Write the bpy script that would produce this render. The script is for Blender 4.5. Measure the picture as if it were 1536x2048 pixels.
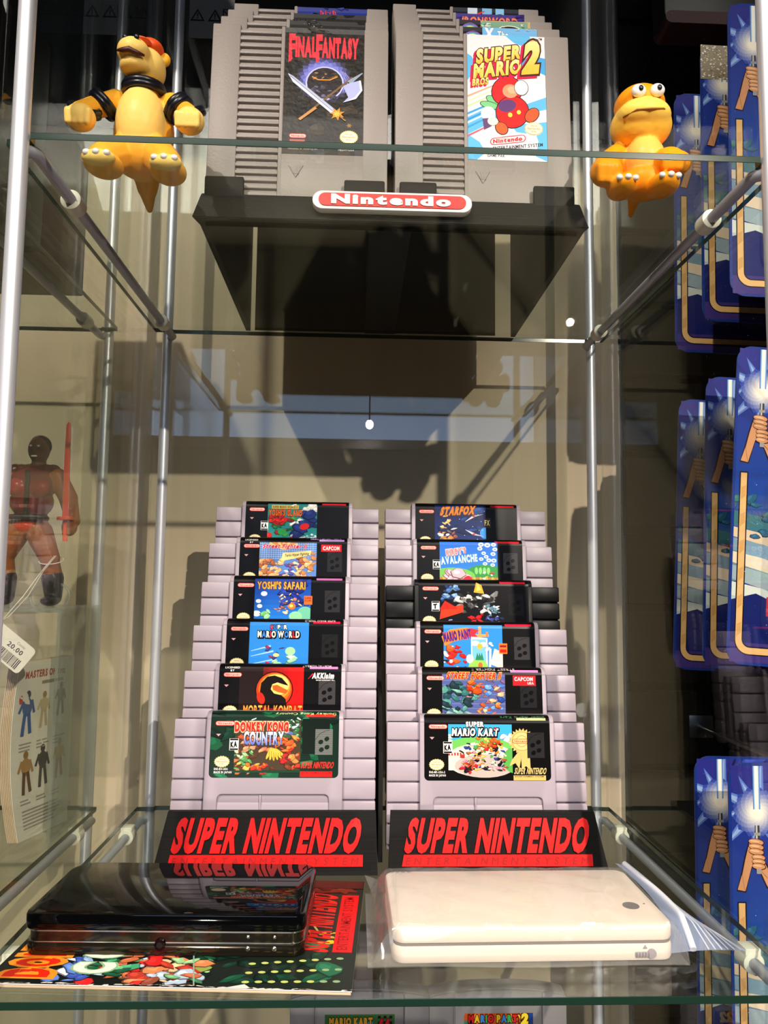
import bpy, bmesh, math, random
import numpy as np
from mathutils import Vector, Matrix
from mathutils.geometry import tessellate_polygon
sc = bpy.context.scene
for o in list(bpy.data.objects): bpy.data.objects.remove(o)
COL = sc.collection
R = math.radians
# ------------------------------------------------------------------ camera
yaw, pit, roll = .0376, .0897, .0116
cy, sy, cp, sp, cr, sr = math.cos(yaw), math.sin(yaw), math.cos(pit), math.sin(pit), math.cos(roll), math.sin(roll)
r0 = Vector((cy, -sy, 0)); f0 = Vector((sy, cy, 0)); zz = Vector((0, 0, 1))
fw = cp*f0 + sp*zz; up = -sp*f0 + cp*zz
rt = cr*r0 + sr*up; up2 = -sr*r0 + cr*up
cam = bpy.data.cameras.new('camera'); camo = bpy.data.objects.new('camera', cam); COL.objects.link(camo)
M = Matrix((rt, up2, -fw)).transposed().to_4x4(); M.translation = Vector((-.0219, -.3869, .2003)); camo.matrix_world = M
cam.sensor_fit = 'VERTICAL'; cam.sensor_height = 24; cam.sensor_width = 18; cam.lens = 1525/2048*24
cam.clip_start = .01; cam.clip_end = 50
sc.camera = camo
# ------------------------------------------------------------------ world, light, exposure
sc.view_settings.view_transform = 'Standard'; sc.view_settings.look = 'None'
sc.view_settings.gamma = 1; sc.view_settings.use_curve_mapping = False
sc.view_settings.exposure = 0.40
w = bpy.data.worlds.new('world'); sc.world = w; w.use_nodes = True
w.node_tree.nodes['Background'].inputs[0].default_value = (.5, .55, .6, 1)
w.node_tree.nodes['Background'].inputs[1].default_value = .05
sc.cycles.transparent_max_bounces = 40
sc.cycles.max_bounces = 10
def spot(name, loc, target, power, col, size=65, rad=.03, blend=.6):
    l = bpy.data.lights.new(name, 'SPOT'); l.energy = power; l.color = col; l.spot_size = R(size); l.spot_blend = blend; l.shadow_soft_size = rad
    o = bpy.data.objects.new(name, l); COL.objects.link(o); o.location = loc
    o.rotation_euler = (Vector(target)-Vector(loc)).to_track_quat('-Z', 'Y').to_euler(); return o
def area(name, loc, target, power, col, sx, sy_):
    l = bpy.data.lights.new(name, 'AREA'); l.energy = power; l.color = col; l.shape = 'RECTANGLE'; l.size = sx; l.size_y = sy_
    o = bpy.data.objects.new(name, l); COL.objects.link(o); o.location = loc
    o.rotation_euler = (Vector(target)-Vector(loc)).to_track_quat('-Z', 'Y').to_euler(); return o
KEY = Vector((.68, -1.40, 1.06)); FILL = Vector((-.70, -1.25, 1.58))
spot('track_light_warm', KEY, (.02, .2, .0), 112, (1, .875, .745), 36, .010, .9)
spot('track_light_left', FILL, (-.05, .2, .34), 86, (1, .89, .77), 50, .02)
LOW = Vector((-.55, -2.3, -.35))
spot('added_low_fill', LOW, (.02, .3, -.22), 40, (1, .92, .82), 20, .03, .5)  # added low fill to brighten the shelf below; no such lamp known
area('added_ceiling_fill', (0, -1.7, 1.97), (0, -.6, .2), 42, (1, .94, .86), 2.2, .9)  # added soft fill that lightens the wall shadows, not a known ceiling lamp
# ------------------------------------------------------------------ materials
def lin(c): return tuple((x/255/12.92 if x/255 <= .04045 else ((x/255+.055)/1.055)**2.4) for x in c)
def mat(name, rgb, rough=.5, metal=0, spec=.5, bump=None, noise=None, coat=0, emis=None, trans=0, alpha=1, sss=0):
    m = bpy.data.materials.new(name); m.use_nodes = True; nt = m.node_tree; b = nt.nodes['Principled BSDF']
    c = lin(rgb)+(1,)
    b.inputs['Base Color'].default_value = c; b.inputs['Roughness'].default_value = rough; b.inputs['Metallic'].default_value = metal
    b.inputs['Specular IOR Level'].default_value = spec; b.inputs['Coat Weight'].default_value = coat
    b.inputs['Transmission Weight'].default_value = trans; b.inputs['Alpha'].default_value = alpha
    if sss: b.inputs['Subsurface Weight'].default_value = sss; b.inputs['Subsurface Radius'].default_value = (.004, .002, .001)
    tc = None
    if noise or bump: tc = nt.nodes.new('ShaderNodeTexCoord')
    if noise:   # (scale, amount, stretch xyz)
        mp = nt.nodes.new('ShaderNodeMapping'); mp.inputs['Scale'].default_value = noise[2]; nt.links.new(tc.outputs['Object'], mp.inputs[0])
        n = nt.nodes.new('ShaderNodeTexNoise'); n.inputs['Scale'].default_value = noise[0]; n.inputs['Detail'].default_value = 4; nt.links.new(mp.outputs[0], n.inputs['Vector'])
        mx = nt.nodes.new('ShaderNodeMix'); mx.data_type = 'RGBA'
        mx.inputs['A'].default_value = tuple(x*(1-noise[1]) for x in c[:3])+(1,); mx.inputs['B'].default_value = tuple(min(1, x*(1+noise[1])) for x in c[:3])+(1,)
        nt.links.new(n.outputs['Fac'], mx.inputs['Factor']); nt.links.new(mx.outputs['Result'], b.inputs['Base Color'])
    if bump:    # (scale, strength, distance, stretch)
        mp = nt.nodes.new('ShaderNodeMapping'); mp.inputs['Scale'].default_value = bump[3]; nt.links.new(tc.outputs['Object'], mp.inputs[0])
        n = nt.nodes.new('ShaderNodeTexNoise'); n.inputs['Scale'].default_value = bump[0]; n.inputs['Detail'].default_value = 3; nt.links.new(mp.outputs[0], n.inputs['Vector'])
        bp = nt.nodes.new('ShaderNodeBump'); bp.inputs['Strength'].default_value = bump[1]; bp.inputs['Distance'].default_value = bump[2]
        nt.links.new(n.outputs['Fac'], bp.inputs['Height']); nt.links.new(bp.outputs[0], b.inputs['Normal'])
    if emis: b.inputs['Emission Color'].default_value = lin(emis[0])+(1,); b.inputs['Emission Strength'].default_value = emis[1]
    return m
def glass(name, tint, refl=.04, haze=0, hazecol=(255, 255, 255), dust=0, rough=0.0, wob=0):
    """clear sheet: straight-through light plus mirror reflection by Schlick's law, the same from either side"""
    m = bpy.data.materials.new(name); m.use_nodes = True; nt = m.node_tree; N = nt.nodes; L = nt.links
    N.remove(N['Principled BSDF']); out = N['Material Output']
    g = N.new('ShaderNodeNewGeometry'); dp = N.new('ShaderNodeVectorMath'); dp.operation = 'DOT_PRODUCT'
    L.new(g.outputs['Normal'], dp.inputs[0]); L.new(g.outputs['Incoming'], dp.inputs[1])
    ab = N.new('ShaderNodeMath'); ab.operation = 'ABSOLUTE'; L.new(dp.outputs['Value'], ab.inputs[0])
    om = N.new('ShaderNodeMath'); om.operation = 'SUBTRACT'; om.inputs[0].default_value = 1; L.new(ab.outputs[0], om.inputs[1])
    pw = N.new('ShaderNodeMath'); pw.operation = 'POWER'; pw.inputs[1].default_value = 5; L.new(om.outputs[0], pw.inputs[0])
    ma = N.new('ShaderNodeMath'); ma.operation = 'MULTIPLY_ADD'; ma.inputs[1].default_value = .42*(1-refl); ma.inputs[2].default_value = refl; L.new(pw.outputs[0], ma.inputs[0])
    tr = N.new('ShaderNodeBsdfTransparent'); tr.inputs[0].default_value = lin(tint)+(1,)
    gl = N.new('ShaderNodeBsdfGlossy'); gl.inputs['Roughness'].default_value = rough
    if wob:
        tc = N.new('ShaderNodeTexCoord'); n = N.new('ShaderNodeTexNoise'); n.inputs['Scale'].default_value = wob[0]; n.inputs['Detail'].default_value = 2; L.new(tc.outputs['Object'], n.inputs['Vector'])
        bp = N.new('ShaderNodeBump'); bp.inputs['Strength'].default_value = wob[1]; bp.inputs['Distance'].default_value = wob[2]; L.new(n.outputs['Fac'], bp.inputs['Height']); L.new(bp.outputs[0], gl.inputs['Normal'])
    mx = N.new('ShaderNodeMixShader'); L.new(ma.outputs[0], mx.inputs[0]); L.new(tr.outputs[0], mx.inputs[1]); L.new(gl.outputs[0], mx.inputs[2])
    last = mx
    if haze or dust:
        df = N.new('ShaderNodeBsdfDiffuse'); df.inputs[0].default_value = lin(hazecol)+(1,)
        m2 = N.new('ShaderNodeMixShader'); m2.inputs[0].default_value = haze; L.new(mx.outputs[0], m2.inputs[1]); L.new(df.outputs[0], m2.inputs[2]); last = m2
        if dust:
            tc = N.new('ShaderNodeTexCoord'); vo = N.new('ShaderNodeTexVoronoi'); vo.inputs['Scale'].default_value = dust; L.new(tc.outputs['Object'], vo.inputs['Vector'])
            lt = N.new('ShaderNodeMath'); lt.operation = 'LESS_THAN'; lt.inputs[1].default_value = .045; L.new(vo.outputs['Distance'], lt.inputs[0])
            wn = N.new('ShaderNodeSeparateColor'); L.new(vo.outputs['Color'], wn.inputs[0])
            gt = N.new('ShaderNodeMath'); gt.operation = 'GREATER_THAN'; gt.inputs[1].default_value = .72; L.new(wn.outputs[0], gt.inputs[0])
            mu = N.new('ShaderNodeMath'); mu.operation = 'MULTIPLY'; L.new(lt.outputs[0], mu.inputs[0]); L.new(gt.outputs[0], mu.inputs[1])
            mh = N.new('ShaderNodeMath'); mh.operation = 'MULTIPLY_ADD'; mh.inputs[1].default_value = .55; mh.inputs[2].default_value = haze; L.new(mu.outputs[0], mh.inputs[0]); L.new(mh.outputs[0], m2.inputs[0])
    L.new(last.outputs[0], out.inputs[0]); return m
def printmat(name, rough, coat=0, bump=None):
    m = mat(name, (200, 200, 200), rough, coat=coat, bump=bump, spec=.14); nt = m.node_tree
    a = nt.nodes.new('ShaderNodeVertexColor'); a.layer_name = 'print'; nt.links.new(a.outputs[0], nt.nodes['Principled BSDF'].inputs['Base Color']); return m
MT = dict(
 wall=mat('beige_wall', (208, 190, 163), .7, noise=(6, .10, (6, 1, .25))), wallshade=mat('painted_wall_shade', (38, 36, 36), .8), black=mat('black_slatwall', (9, 8, 8), .8, spec=.06),  # beige wall noise: vertical streaks standing for reflections in the glass
 room=mat('dark_shop_wall', (74, 66, 60), .8), floor=mat('grey_floor', (90, 84, 78), .6), ceil=mat('dim_ceiling', (96, 90, 84), .9),
 alu=mat('brushed_aluminium', (220, 222, 228), .38, .5, noise=(60, .08, (1, 1, .02))), rail=mat('rail_metal', (176, 178, 188), .42, .4),
 clip=mat('white_rubber', (236, 232, 214), .45, sss=.2), gedge=mat('green_glass_edge', (24, 48, 38), .12, spec=.6), pane=glass('clear_glass', (252, 253, 251), dust=260), shelf=glass('shelf_glass', (250, 253, 251)),
 snes=mat('lilac_grey_plastic', (170, 157, 168), .42, bump=(900, .15, .0002, (1, 1, 1))), dark=mat('black_plastic', (12, 12, 13), .4, spec=.22), nes=mat('grey_textured_plastic', (138, 129, 122), .5, bump=(650, .5, .0004, (1, 1, 1))),
 n64=mat('mid_grey_plastic', (140, 136, 138), .45), stand=mat('printed_black', (13, 12, 11), .6, spec=.2, bump=(500, .35, .0003, (.05, 1, 1.5))),
 rearshade=mat('rack_rear_shade', (58, 54, 50), .6, spec=.2), red=mat('signal_red', (212, 14, 8), .4, bump=(500, .25, .0002, (1, .1, 1))), redp=mat('badge_red', (222, 28, 28), .5), white=mat('badge_white', (240, 232, 226), .5, sss=.1),
 gloss=mat('gloss_black', (5, 5, 6), .04, spec=.32), gloss2=mat('smoked_trim', (66, 58, 48), .12, .85), silver=mat('silver_line', (190, 186, 180), .25, 1), cream=mat('ivory_plastic', (246, 232, 214), .35, sss=.05), seam=mat('seam_grey', (120, 112, 104), .6),
 lens=mat('lens_grey', (112, 106, 108), .25), slide=mat('slider_grey', (160, 152, 160), .5), bag=glass('bag_film', (250, 250, 250), .09, haze=.09, hazecol=(240, 238, 236), rough=.12, wob=(45, .7, .003)), zipf=glass('bag_flap_film', (235, 240, 250), .07, haze=.42, hazecol=(176, 192, 224), rough=.15), zipw=mat('zip_white', (232, 236, 246), .4, alpha=.9), ridge=mat('film_ridge', (226, 234, 250), .4, alpha=.8),
 toyy=printmat('toy_vinyl', .38), toyb=mat('toy_black', (18, 20, 30), .3), lab=printmat('label_print', .3, 0), labrough=printmat('label_print_worn', .3, .15, (220, .55, .0006, (1, 1, 1))), card=printmat('card_print', .3, .2), paper=printmat('paper_print', .6),
 blister=glass('blister_plastic', (246, 248, 250), .05, haze=.02, rough=.03, wob=(30, .5, .004)), acryl=glass('acrylic', (232, 236, 232), .05, haze=.12, hazecol=(220, 222, 216)), string=mat('white_string', (232, 226, 214), .8), metal=mat('peg_steel', (140, 138, 136), .3, 1), mdf=mat('grey_foil', (96, 92, 90), .5),
 darkred=mat('dark_red_card', (70, 14, 20), .5), blk2=mat('black_card', (14, 12, 14), .4), page=mat('page_edges', (214, 190, 158), .8), lampb=mat('lamp_black', (20, 20, 20), .5), bulb=mat('lamp_glow', (255, 236, 205), .5, emis=((255, 226, 180), 1.2)), glow=mat('bulb_glow', (255, 240, 220), .5, emis=((255, 240, 222), 60)), daylight=mat('daylight_pane', (200, 220, 255), .3, emis=((176, 208, 255), 2.3)), wood=mat('riser_board', (70, 62, 56), .6),
)
# ------------------------------------------------------------------ geometry helpers
def bnew(): return bmesh.new()
def _merge(bm, t):
    me = bpy.data.meshes.new('t'); t.to_mesh(me); t.free(); bm.from_mesh(me); bpy.data.meshes.remove(me)
def box(bm, x0, x1, y0, y1, z0, z1, bev=0, seg=2, mi=0):
    t = bmesh.new(); bmesh.ops.create_cube(t, size=1, matrix=Matrix.Translation(((x0+x1)/2, (y0+y1)/2, (z0+z1)/2)) @ Matrix.Diagonal((abs(x1-x0), abs(y1-y0), abs(z1-z0), 1)))
    if bev: bmesh.ops.bevel(t, geom=t.edges[:], offset=bev, segments=seg, profile=.5, affect='EDGES')
    for f in t.faces: f.material_index = mi
    _merge(bm, t)
def cyl(bm, a, b, r, seg=16, r2=None, mi=0):
    a, b = Vector(a), Vector(b); d = b-a; t = bmesh.new()
    bmesh.ops.create_cone(t, cap_ends=True, segments=seg, radius1=r, radius2=r if r2 is None else r2, depth=d.length, matrix=Matrix.Translation((a+b)/2) @ d.to_track_quat('Z', 'Y').to_matrix().to_4x4())
    for f in t.faces: f.material_index = mi
    _merge(bm, t)
def ell(bm, c, r, sub=3, rot=None):
    t = bmesh.new(); m = Matrix.Translation(c)
    if rot: m = m @ rot.to_4x4()
    bmesh.ops.create_icosphere(t, subdivisions=sub, radius=1, matrix=m @ Matrix.Diagonal((r[0], r[1], r[2], 1))); _merge(bm, t)
def prism(bm, pts, axis, a, b, bev=0, mi=0):
    """polygon pts (2D) extruded along axis ('x': pts are (y,z); 'y': (x,z); 'z': (x,y)) from a to b"""
    t = bmesh.new(); P = {'x': lambda p, s: (s, p[0], p[1]), 'y': lambda p, s: (p[0], s, p[1]), 'z': lambda p, s: (p[0], p[1], s)}[axis]
    v0 = [t.verts.new(P(p, a)) for p in pts]; v1 = [t.verts.new(P(p, b)) for p in pts]; n = len(pts)
    t.faces.new(v0); t.faces.new(v1[::-1])
    for i in range(n): t.faces.new((v0[i], v1[i], v1[(i+1) % n], v0[(i+1) % n]))
    bmesh.ops.recalc_face_normals(t, faces=t.faces[:])
    if bev:
        ed = [e for e in t.edges if e.is_manifold and e.calc_face_angle(0) > .5]
        bmesh.ops.bevel(t, geom=ed, offset=bev, segments=2, profile=.5, affect='EDGES')
    bmesh.ops.triangulate(t, faces=[f for f in t.faces if len(f.verts) > 4])
    for f in t.faces: f.material_index = mi
    _merge(bm, t)
def rrect(x0, x1, z0, z1, r, n=5, rs=None):
    rs = rs or (r, r, r, r); out = []      # BL BR TR TL
    for (cx, cz, a0), q in zip(((x0, z0, 180), (x1, z0, 270), (x1, z1, 0), (x0, z1, 90)), rs):
        q = max(q, 1e-5); c = (cx+(q if cx == x0 else -q), cz+(q if cz == z0 else -q))
        for k in range(n+1): a = R(a0+90*k/n); out.append((c[0]+q*math.cos(a), c[1]+q*math.sin(a)))
    return out
def tube(bm, pts, r, seg=8, closed=False):
    pts = [Vector(p) for p in pts]; t = bmesh.new(); rings = []; n = len(pts); rr = r if isinstance(r, (list, tuple)) else [r]*n
    for i, p in enumerate(pts):
        d = (pts[(i+1) % n]-pts[i-1]) if closed else (pts[min(i+1, n-1)]-pts[max(i-1, 0)]); q = d.to_track_quat('Z', 'Y')
        rings.append([t.verts.new(p + q @ Vector((rr[i]*math.cos(2*math.pi*k/seg), rr[i]*math.sin(2*math.pi*k/seg), 0))) for k in range(seg)])
    for i in range(n if closed else n-1):
        a, b = rings[i], rings[(i+1) % n]
        for k in range(seg): t.faces.new((a[k], a[(k+1) % seg], b[(k+1) % seg], b[k]))
    if not closed: t.faces.new(rings[0][::-1]); t.faces.new(rings[-1])
    bmesh.ops.recalc_face_normals(t, faces=t.faces[:]); _merge(bm, t)
def torus(bm, c, ra, rb, r, q, n=28, seg=8):
    tube(bm, [Vector(c)+q @ Vector((ra*math.cos(2*math.pi*k/n), rb*math.sin(2*math.pi*k/n), 0)) for k in range(n)], r, seg, True)
def obj(name, bm, m, parent=None, smooth=40, off=None):
    me = bpy.data.meshes.new(name)
    if off is not None: bmesh.ops.translate(bm, verts=bm.verts[:], vec=-Vector(off))
    bm.to_mesh(me); bm.free(); return meobj(name, me, m, parent, smooth)
def meobj(name, me, m, parent=None, smooth=40):
    for x in (m if isinstance(m, (list, tuple)) else [m]): me.materials.append(x)
    if smooth: me.shade_smooth() if hasattr(me, 'shade_smooth') else None
    if smooth and hasattr(me, 'set_sharp_from_angle'): me.set_sharp_from_angle(angle=R(smooth))
    o = bpy.data.objects.new(name, me); COL.objects.link(o)
    if parent: o.parent = parent
    return o
def tag(o, label, cat, group=None, kind=None):
    o['label'] = label; o['category'] = cat
    if group: o['group'] = group
    if kind: o['kind'] = kind
    return o
def thing(name, label, cat, loc=(0, 0, 0), rot=(0, 0, 0), group=None):
    o = bpy.data.objects.new(name, None); COL.objects.link(o); o.location = loc; o.rotation_euler = rot; o.empty_display_size = .02
    return tag(o, label, cat, group)
def struct(name, bm, m): o = obj(name, bm, m); o['kind'] = 'structure'; return o
# ------------------------------------------------------------------ flat print: shapes laid in thin layers of ink on one label mesh
_G = {}
def glyph(ch, bold):
    k = (ch, bold)
    if k not in _G:
        cu = bpy.data.curves.new('g', 'FONT'); cu.body = ch; cu.size = 1; cu.offset = bold; cu.resolution_u = 3; cu.fill_mode = 'FRONT'
        o = bpy.data.objects.new('g', cu); me = bpy.data.meshes.new_from_object(o)
        vs = [v.co.to_2d() for v in me.vertices]; tr = []
        for p in me.polygons:
            ids = list(p.vertices)
            for i in range(1, len(ids)-1): tr.append((vs[ids[0]], vs[ids[i]], vs[ids[i+1]]))
        bpy.data.objects.remove(o); bpy.data.curves.remove(cu); bpy.data.meshes.remove(me); _G[k] = tr
    return _G[k]
def gbox(ch):
    tr = glyph(ch, 0); xs = [p.x for t in tr for p in t] or [0, .3]; return min(xs), max(xs)
CAP = max(p.y for t in glyph('H', 0) for p in t)
def text_tris(s, h, w=None, bold=0, shear=0, gap=.09, extra=0):
    """triangles of a line of lettering: cap height h, squeezed to width w, starting at the origin"""
    x = 0; out = []
    for ch in s:
        if ch == ' ': x += .34; continue
        a, b = gbox(ch)
        for t in glyph(ch, bold+extra): out.append([(p.x-a+x, p.y) for p in t])
        x += b-a+gap+2*bold
    W = max(x-gap, .01); sy_ = h/CAP; sx = (w/W) if w else sy_
    return [[(p[0]*sx+shear*p[1]*sy_, p[1]*sy_) for p in t] for t in out], W*sx
def clip_poly(P, x0, y0, x1, y1):
    for ax, lim, sg in ((0, x0, 1), (0, x1, -1), (1, y0, 1), (1, y1, -1)):
        out = []; n = len(P)
        for i in range(n):
            a, b = P[i], P[(i+1) % n]; da, db = sg*(a[ax]-lim), sg*(b[ax]-lim)
            if da >= 0: out.append(a)
            if (da < 0) != (db < 0): t = da/(da-db); out.append((a[0]+(b[0]-a[0])*t, a[1]+(b[1]-a[1])*t))
        P = out
        if len(P) < 3: return []
    return P
class Art:
    def __init__(s, w, h, base, seed=1, r=0, rs=None):
        s.w, s.h = w, h; s.T = []; s.L = 0; s.c = (0, 0, w, h); s.rnd = random.Random(seed)
        s.poly(rrect(0, w, 0, h, r, rs=rs) if (r or rs) else [(0, 0), (w, 0), (w, h), (0, h)], base)
    def clip(s, x0=None, y0=0, x1=0, y1=0): s.c = (0, 0, s.w, s.h) if x0 is None else (x0, y0, x1, y1)
    def add(s, P, col):
        P = clip_poly(P, *s.c)
        if P: s.T.append((P, s.L, col))
    def nx(s): s.L += 1
    def poly(s, P, col, nx=True):
        if nx: s.nx()
        tri = tessellate_polygon([[Vector((p[0], p[1], 0)) for p in P]])
        for t in tri: s.add([P[i] for i in t], col)
    def cvx(s, P, col, nx=True):
        if nx: s.nx()
        s.add(list(P), col)
    def rect(s, x0, y0, x1, y1, col, nx=True): s.cvx([(x0, y0), (x1, y0), (x1, y1), (x0, y1)], col, nx)
    def ell(s, x, y, rx, ry, col, rot=0, n=22, nx=True):
        c, q = math.cos(R(rot)), math.sin(R(rot)); s.cvx([(x+rx*math.cos(a)*c-ry*math.sin(a)*q, y+rx*math.cos(a)*q+ry*math.sin(a)*c) for a in (2*math.pi*k/n for k in range(n))], col, nx)
    def pill(s, x0, y0, x1, y1, col, nx=True): s.cvx(rrect(x0, x1, y0, y1, (y1-y0)/2*.98), col, nx)
    def line(s, pts, w, col, nx=True):
        if nx: s.nx()
        for a, b in zip(pts, pts[1:]):
            dx, dy = b[0]-a[0], b[1]-a[1]; l = math.hypot(dx, dy) or 1; px, py = -dy/l*w/2, dx/l*w/2; ex, ey = dx/l*w*.2, dy/l*w*.2
            s.add([(a[0]+px-ex, a[1]+py-ey), (a[0]-px-ex, a[1]-py-ey), (b[0]-px+ex, b[1]-py+ey), (b[0]+px+ex, b[1]+py+ey)], col)
    def taper(s, a, b, wa, wb, col):
        dx, dy = b[0]-a[0], b[1]-a[1]; l = math.hypot(dx, dy) or 1; px, py = -dy/l/2, dx/l/2
        s.cvx([(a[0]+px*wa, a[1]+py*wa), (a[0]-px*wa, a[1]-py*wa), (b[0]-px*wb, b[1]-py*wb), (b[0]+px*wb, b[1]+py*wb)], col)
    def star(s, x, y, r1, r2, n, col, rot=0, sq=1): s.poly([(x+(r1 if k % 2 == 0 else r2)*math.cos(R(rot)+math.pi*k/n), y+sq*(r1 if k % 2 == 0 else r2)*math.sin(R(rot)+math.pi*k/n)) for k in range(2*n)], col)
    def grad(s, x0, y0, x1, y1, ca, cb, n=10, horiz=False):
        s.nx()
        for k in range(n):
            t = (k+.5)/n; col = tuple(a+(b-a)*t for a, b in zip(ca, cb)); a, b = k/n, (k+1)/n
            if horiz: s.rect(x0+(x1-x0)*a, y0, x0+(x1-x0)*b, y1, col, False)
            else: s.rect(x0, y0+(y1-y0)*a, x1, y0+(y1-y0)*b, col, False)
    def blobs(s, x0, y0, x1, y1, n, pal, r0, r1, jag=.5, ink=True):
        """loose brush dabs: each with a dark rim and a lighter stroke"""
        for k in range(n):
            x, y = s.rnd.uniform(x0, x1), s.rnd.uniform(y0, y1); r = s.rnd.uniform(r0, r1)*1.12; m = s.rnd.randint(6, 11); a0 = s.rnd.random()*6; e = s.rnd.uniform(.25, .8); tl = s.rnd.uniform(-.8, .8); c = s.rnd.choice(pal)
            rr = [1-jag*s.rnd.random() for _ in range(m)]; ct, st = math.cos(tl), math.sin(tl)
            def P(f, dx=0, dy=0):
                o = []
                for i in range(m): an = a0+6.283*i/m; u, v = f*r*rr[i]*math.cos(an), f*e*r*rr[i]*math.sin(an); o.append((x+dx+u*ct-v*st, y+dy+u*st+v*ct))
                return o
            s.nx()
            if ink and r > .7: s.add(P(1.0), tuple(q*.52 for q in c)); s.nx(); s.add(P(.88, r*.03, r*.05), c); s.nx(); s.add(P(.4, -r*.15, r*e*.25), tuple(min(255, q*1.12+8) for q in c))
            else: s.add(P(1), c)
    def ctext(s, t, x, y, h, cols, bold=.05, out=(10, 9, 10), ow=.1, gap=.13, drop=None, w=None):
        ws = [0 if ch == ' ' else text_tris(ch, h, None, bold)[1] for ch in t]; g = gap*h; tot = sum(v if v else .34*h for v in ws)+g*(len(t)-1); q = (w/tot) if w else 1; X = x-tot*q/2
        for ch, v, c in zip(t, ws, cols):
            if v: s.text(ch, X+v*q/2, y, h, v*q, c, bold, 0, 0, out, ow, drop=drop)
            X += (v if v else .34*h)*q+g*q
    def text(s, t, x, y, h, w=None, col=(255, 255, 255), bold=.02, shear=0, rot=0, out=None, ow=.05, align='c', gap=.09, f=None, grad=None, drop=None):
        """align c / l / r about x; rot in degrees; out = outline colour; drop = (dx, dy, colour)"""
        lays = []
        if drop: lays.append((ow if out else 0, drop[2], drop[0], drop[1]))
        if out: lays.append((ow, out, 0, 0))
        lays.append((0, col, 0, 0)); c, q = math.cos(R(rot)), math.sin(R(rot))
        for ex, cc, dx, dy in lays:
            tr, W = text_tris(t, h, w, bold, shear, gap, ex); ox = {'c': -W/2, 'l': 0, 'r': -W}[align]; s.nx()
            for tri in tr:
                P = []
                for px, py in tri:
                    px += ox; X, Y = x+dx+px*c-py*q, y+dy+px*q+py*c
                    if f: X, Y = f(X, Y)
                    P.append((X, Y))
                k2 = cc
                if grad and cc == col: ym = min(1, max(0, sum(p[1] for p in tri)/3/h)); k2 = tuple(a+(b-a)*ym for a, b in zip(col, grad))
                s.add(P, k2)
    def levels(s):
        """ink layers packed down: a shape rises only above the shapes it overlaps"""
        n = len(s.T); bb = np.array([(min(p[0] for p in P), max(p[0] for p in P), min(p[1] for p in P), max(p[1] for p in P)) for P, _, _ in s.T]); Ls = np.array([t[1] for t in s.T]); out = np.zeros(n, int); e = .02; i = 0
        while i < n:
            j = i
            while j < n and Ls[j] == Ls[i]: j += 1
            if i:
                g, p = bb[i:j, None, :], bb[None, :i, :]
                ov = (g[..., 0] < p[..., 1]-e) & (g[..., 1] > p[..., 0]+e) & (g[..., 2] < p[..., 3]-e) & (g[..., 3] > p[..., 2]+e)
                out[i:j] = np.where(ov, out[None, :i]+1, 0).max(1)
            i = j
        return out.tolist()
    def build(s, name, m, fn, parent, bands=None):
        """fn(u, v, lift) -> 3D point; bands = v values where the sheet bends"""
        V = []; F = []; Cc = []; lv = s.levels()
        for (P, _, col), L in zip(s.T, lv):
            parts = [P]
            if bands:
                parts = []
                if min(p[1] for p in P) >= bands[0] or max(p[1] for p in P) > bands[0]:
                    bb = [-1e3]+list(bands)+[1e3]
                    for a, b in zip(bb, bb[1:]):
                        q = clip_poly(P, -1e3, a, 1e3, b)
                        if q: parts.append(q)
                else: parts = [P]
            c = lin(tuple(max(0, min(255, x)) for x in col))+(1,)
            for q in parts:
                i0 = len(V); V += [fn(p[0], p[1], .00012+L*.000012) for p in q]; F.append(tuple(range(i0, i0+len(q)))); Cc += [c]*len(q)
        me = bpy.data.meshes.new(name); me.from_pydata(V, [], F); ca = me.color_attributes.new('print', 'FLOAT_COLOR', 'CORNER')
        k = 0
        for p in me.polygons:
            for li in p.loop_indices: ca.data[li].color = Cc[k]; k += 1
        return meobj(name, me, m, parent, 0)
def flat(ox, oy, oz, s=.001): return lambda u, v, l: (ox+u*s, oy-l, oz+v*s)
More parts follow.
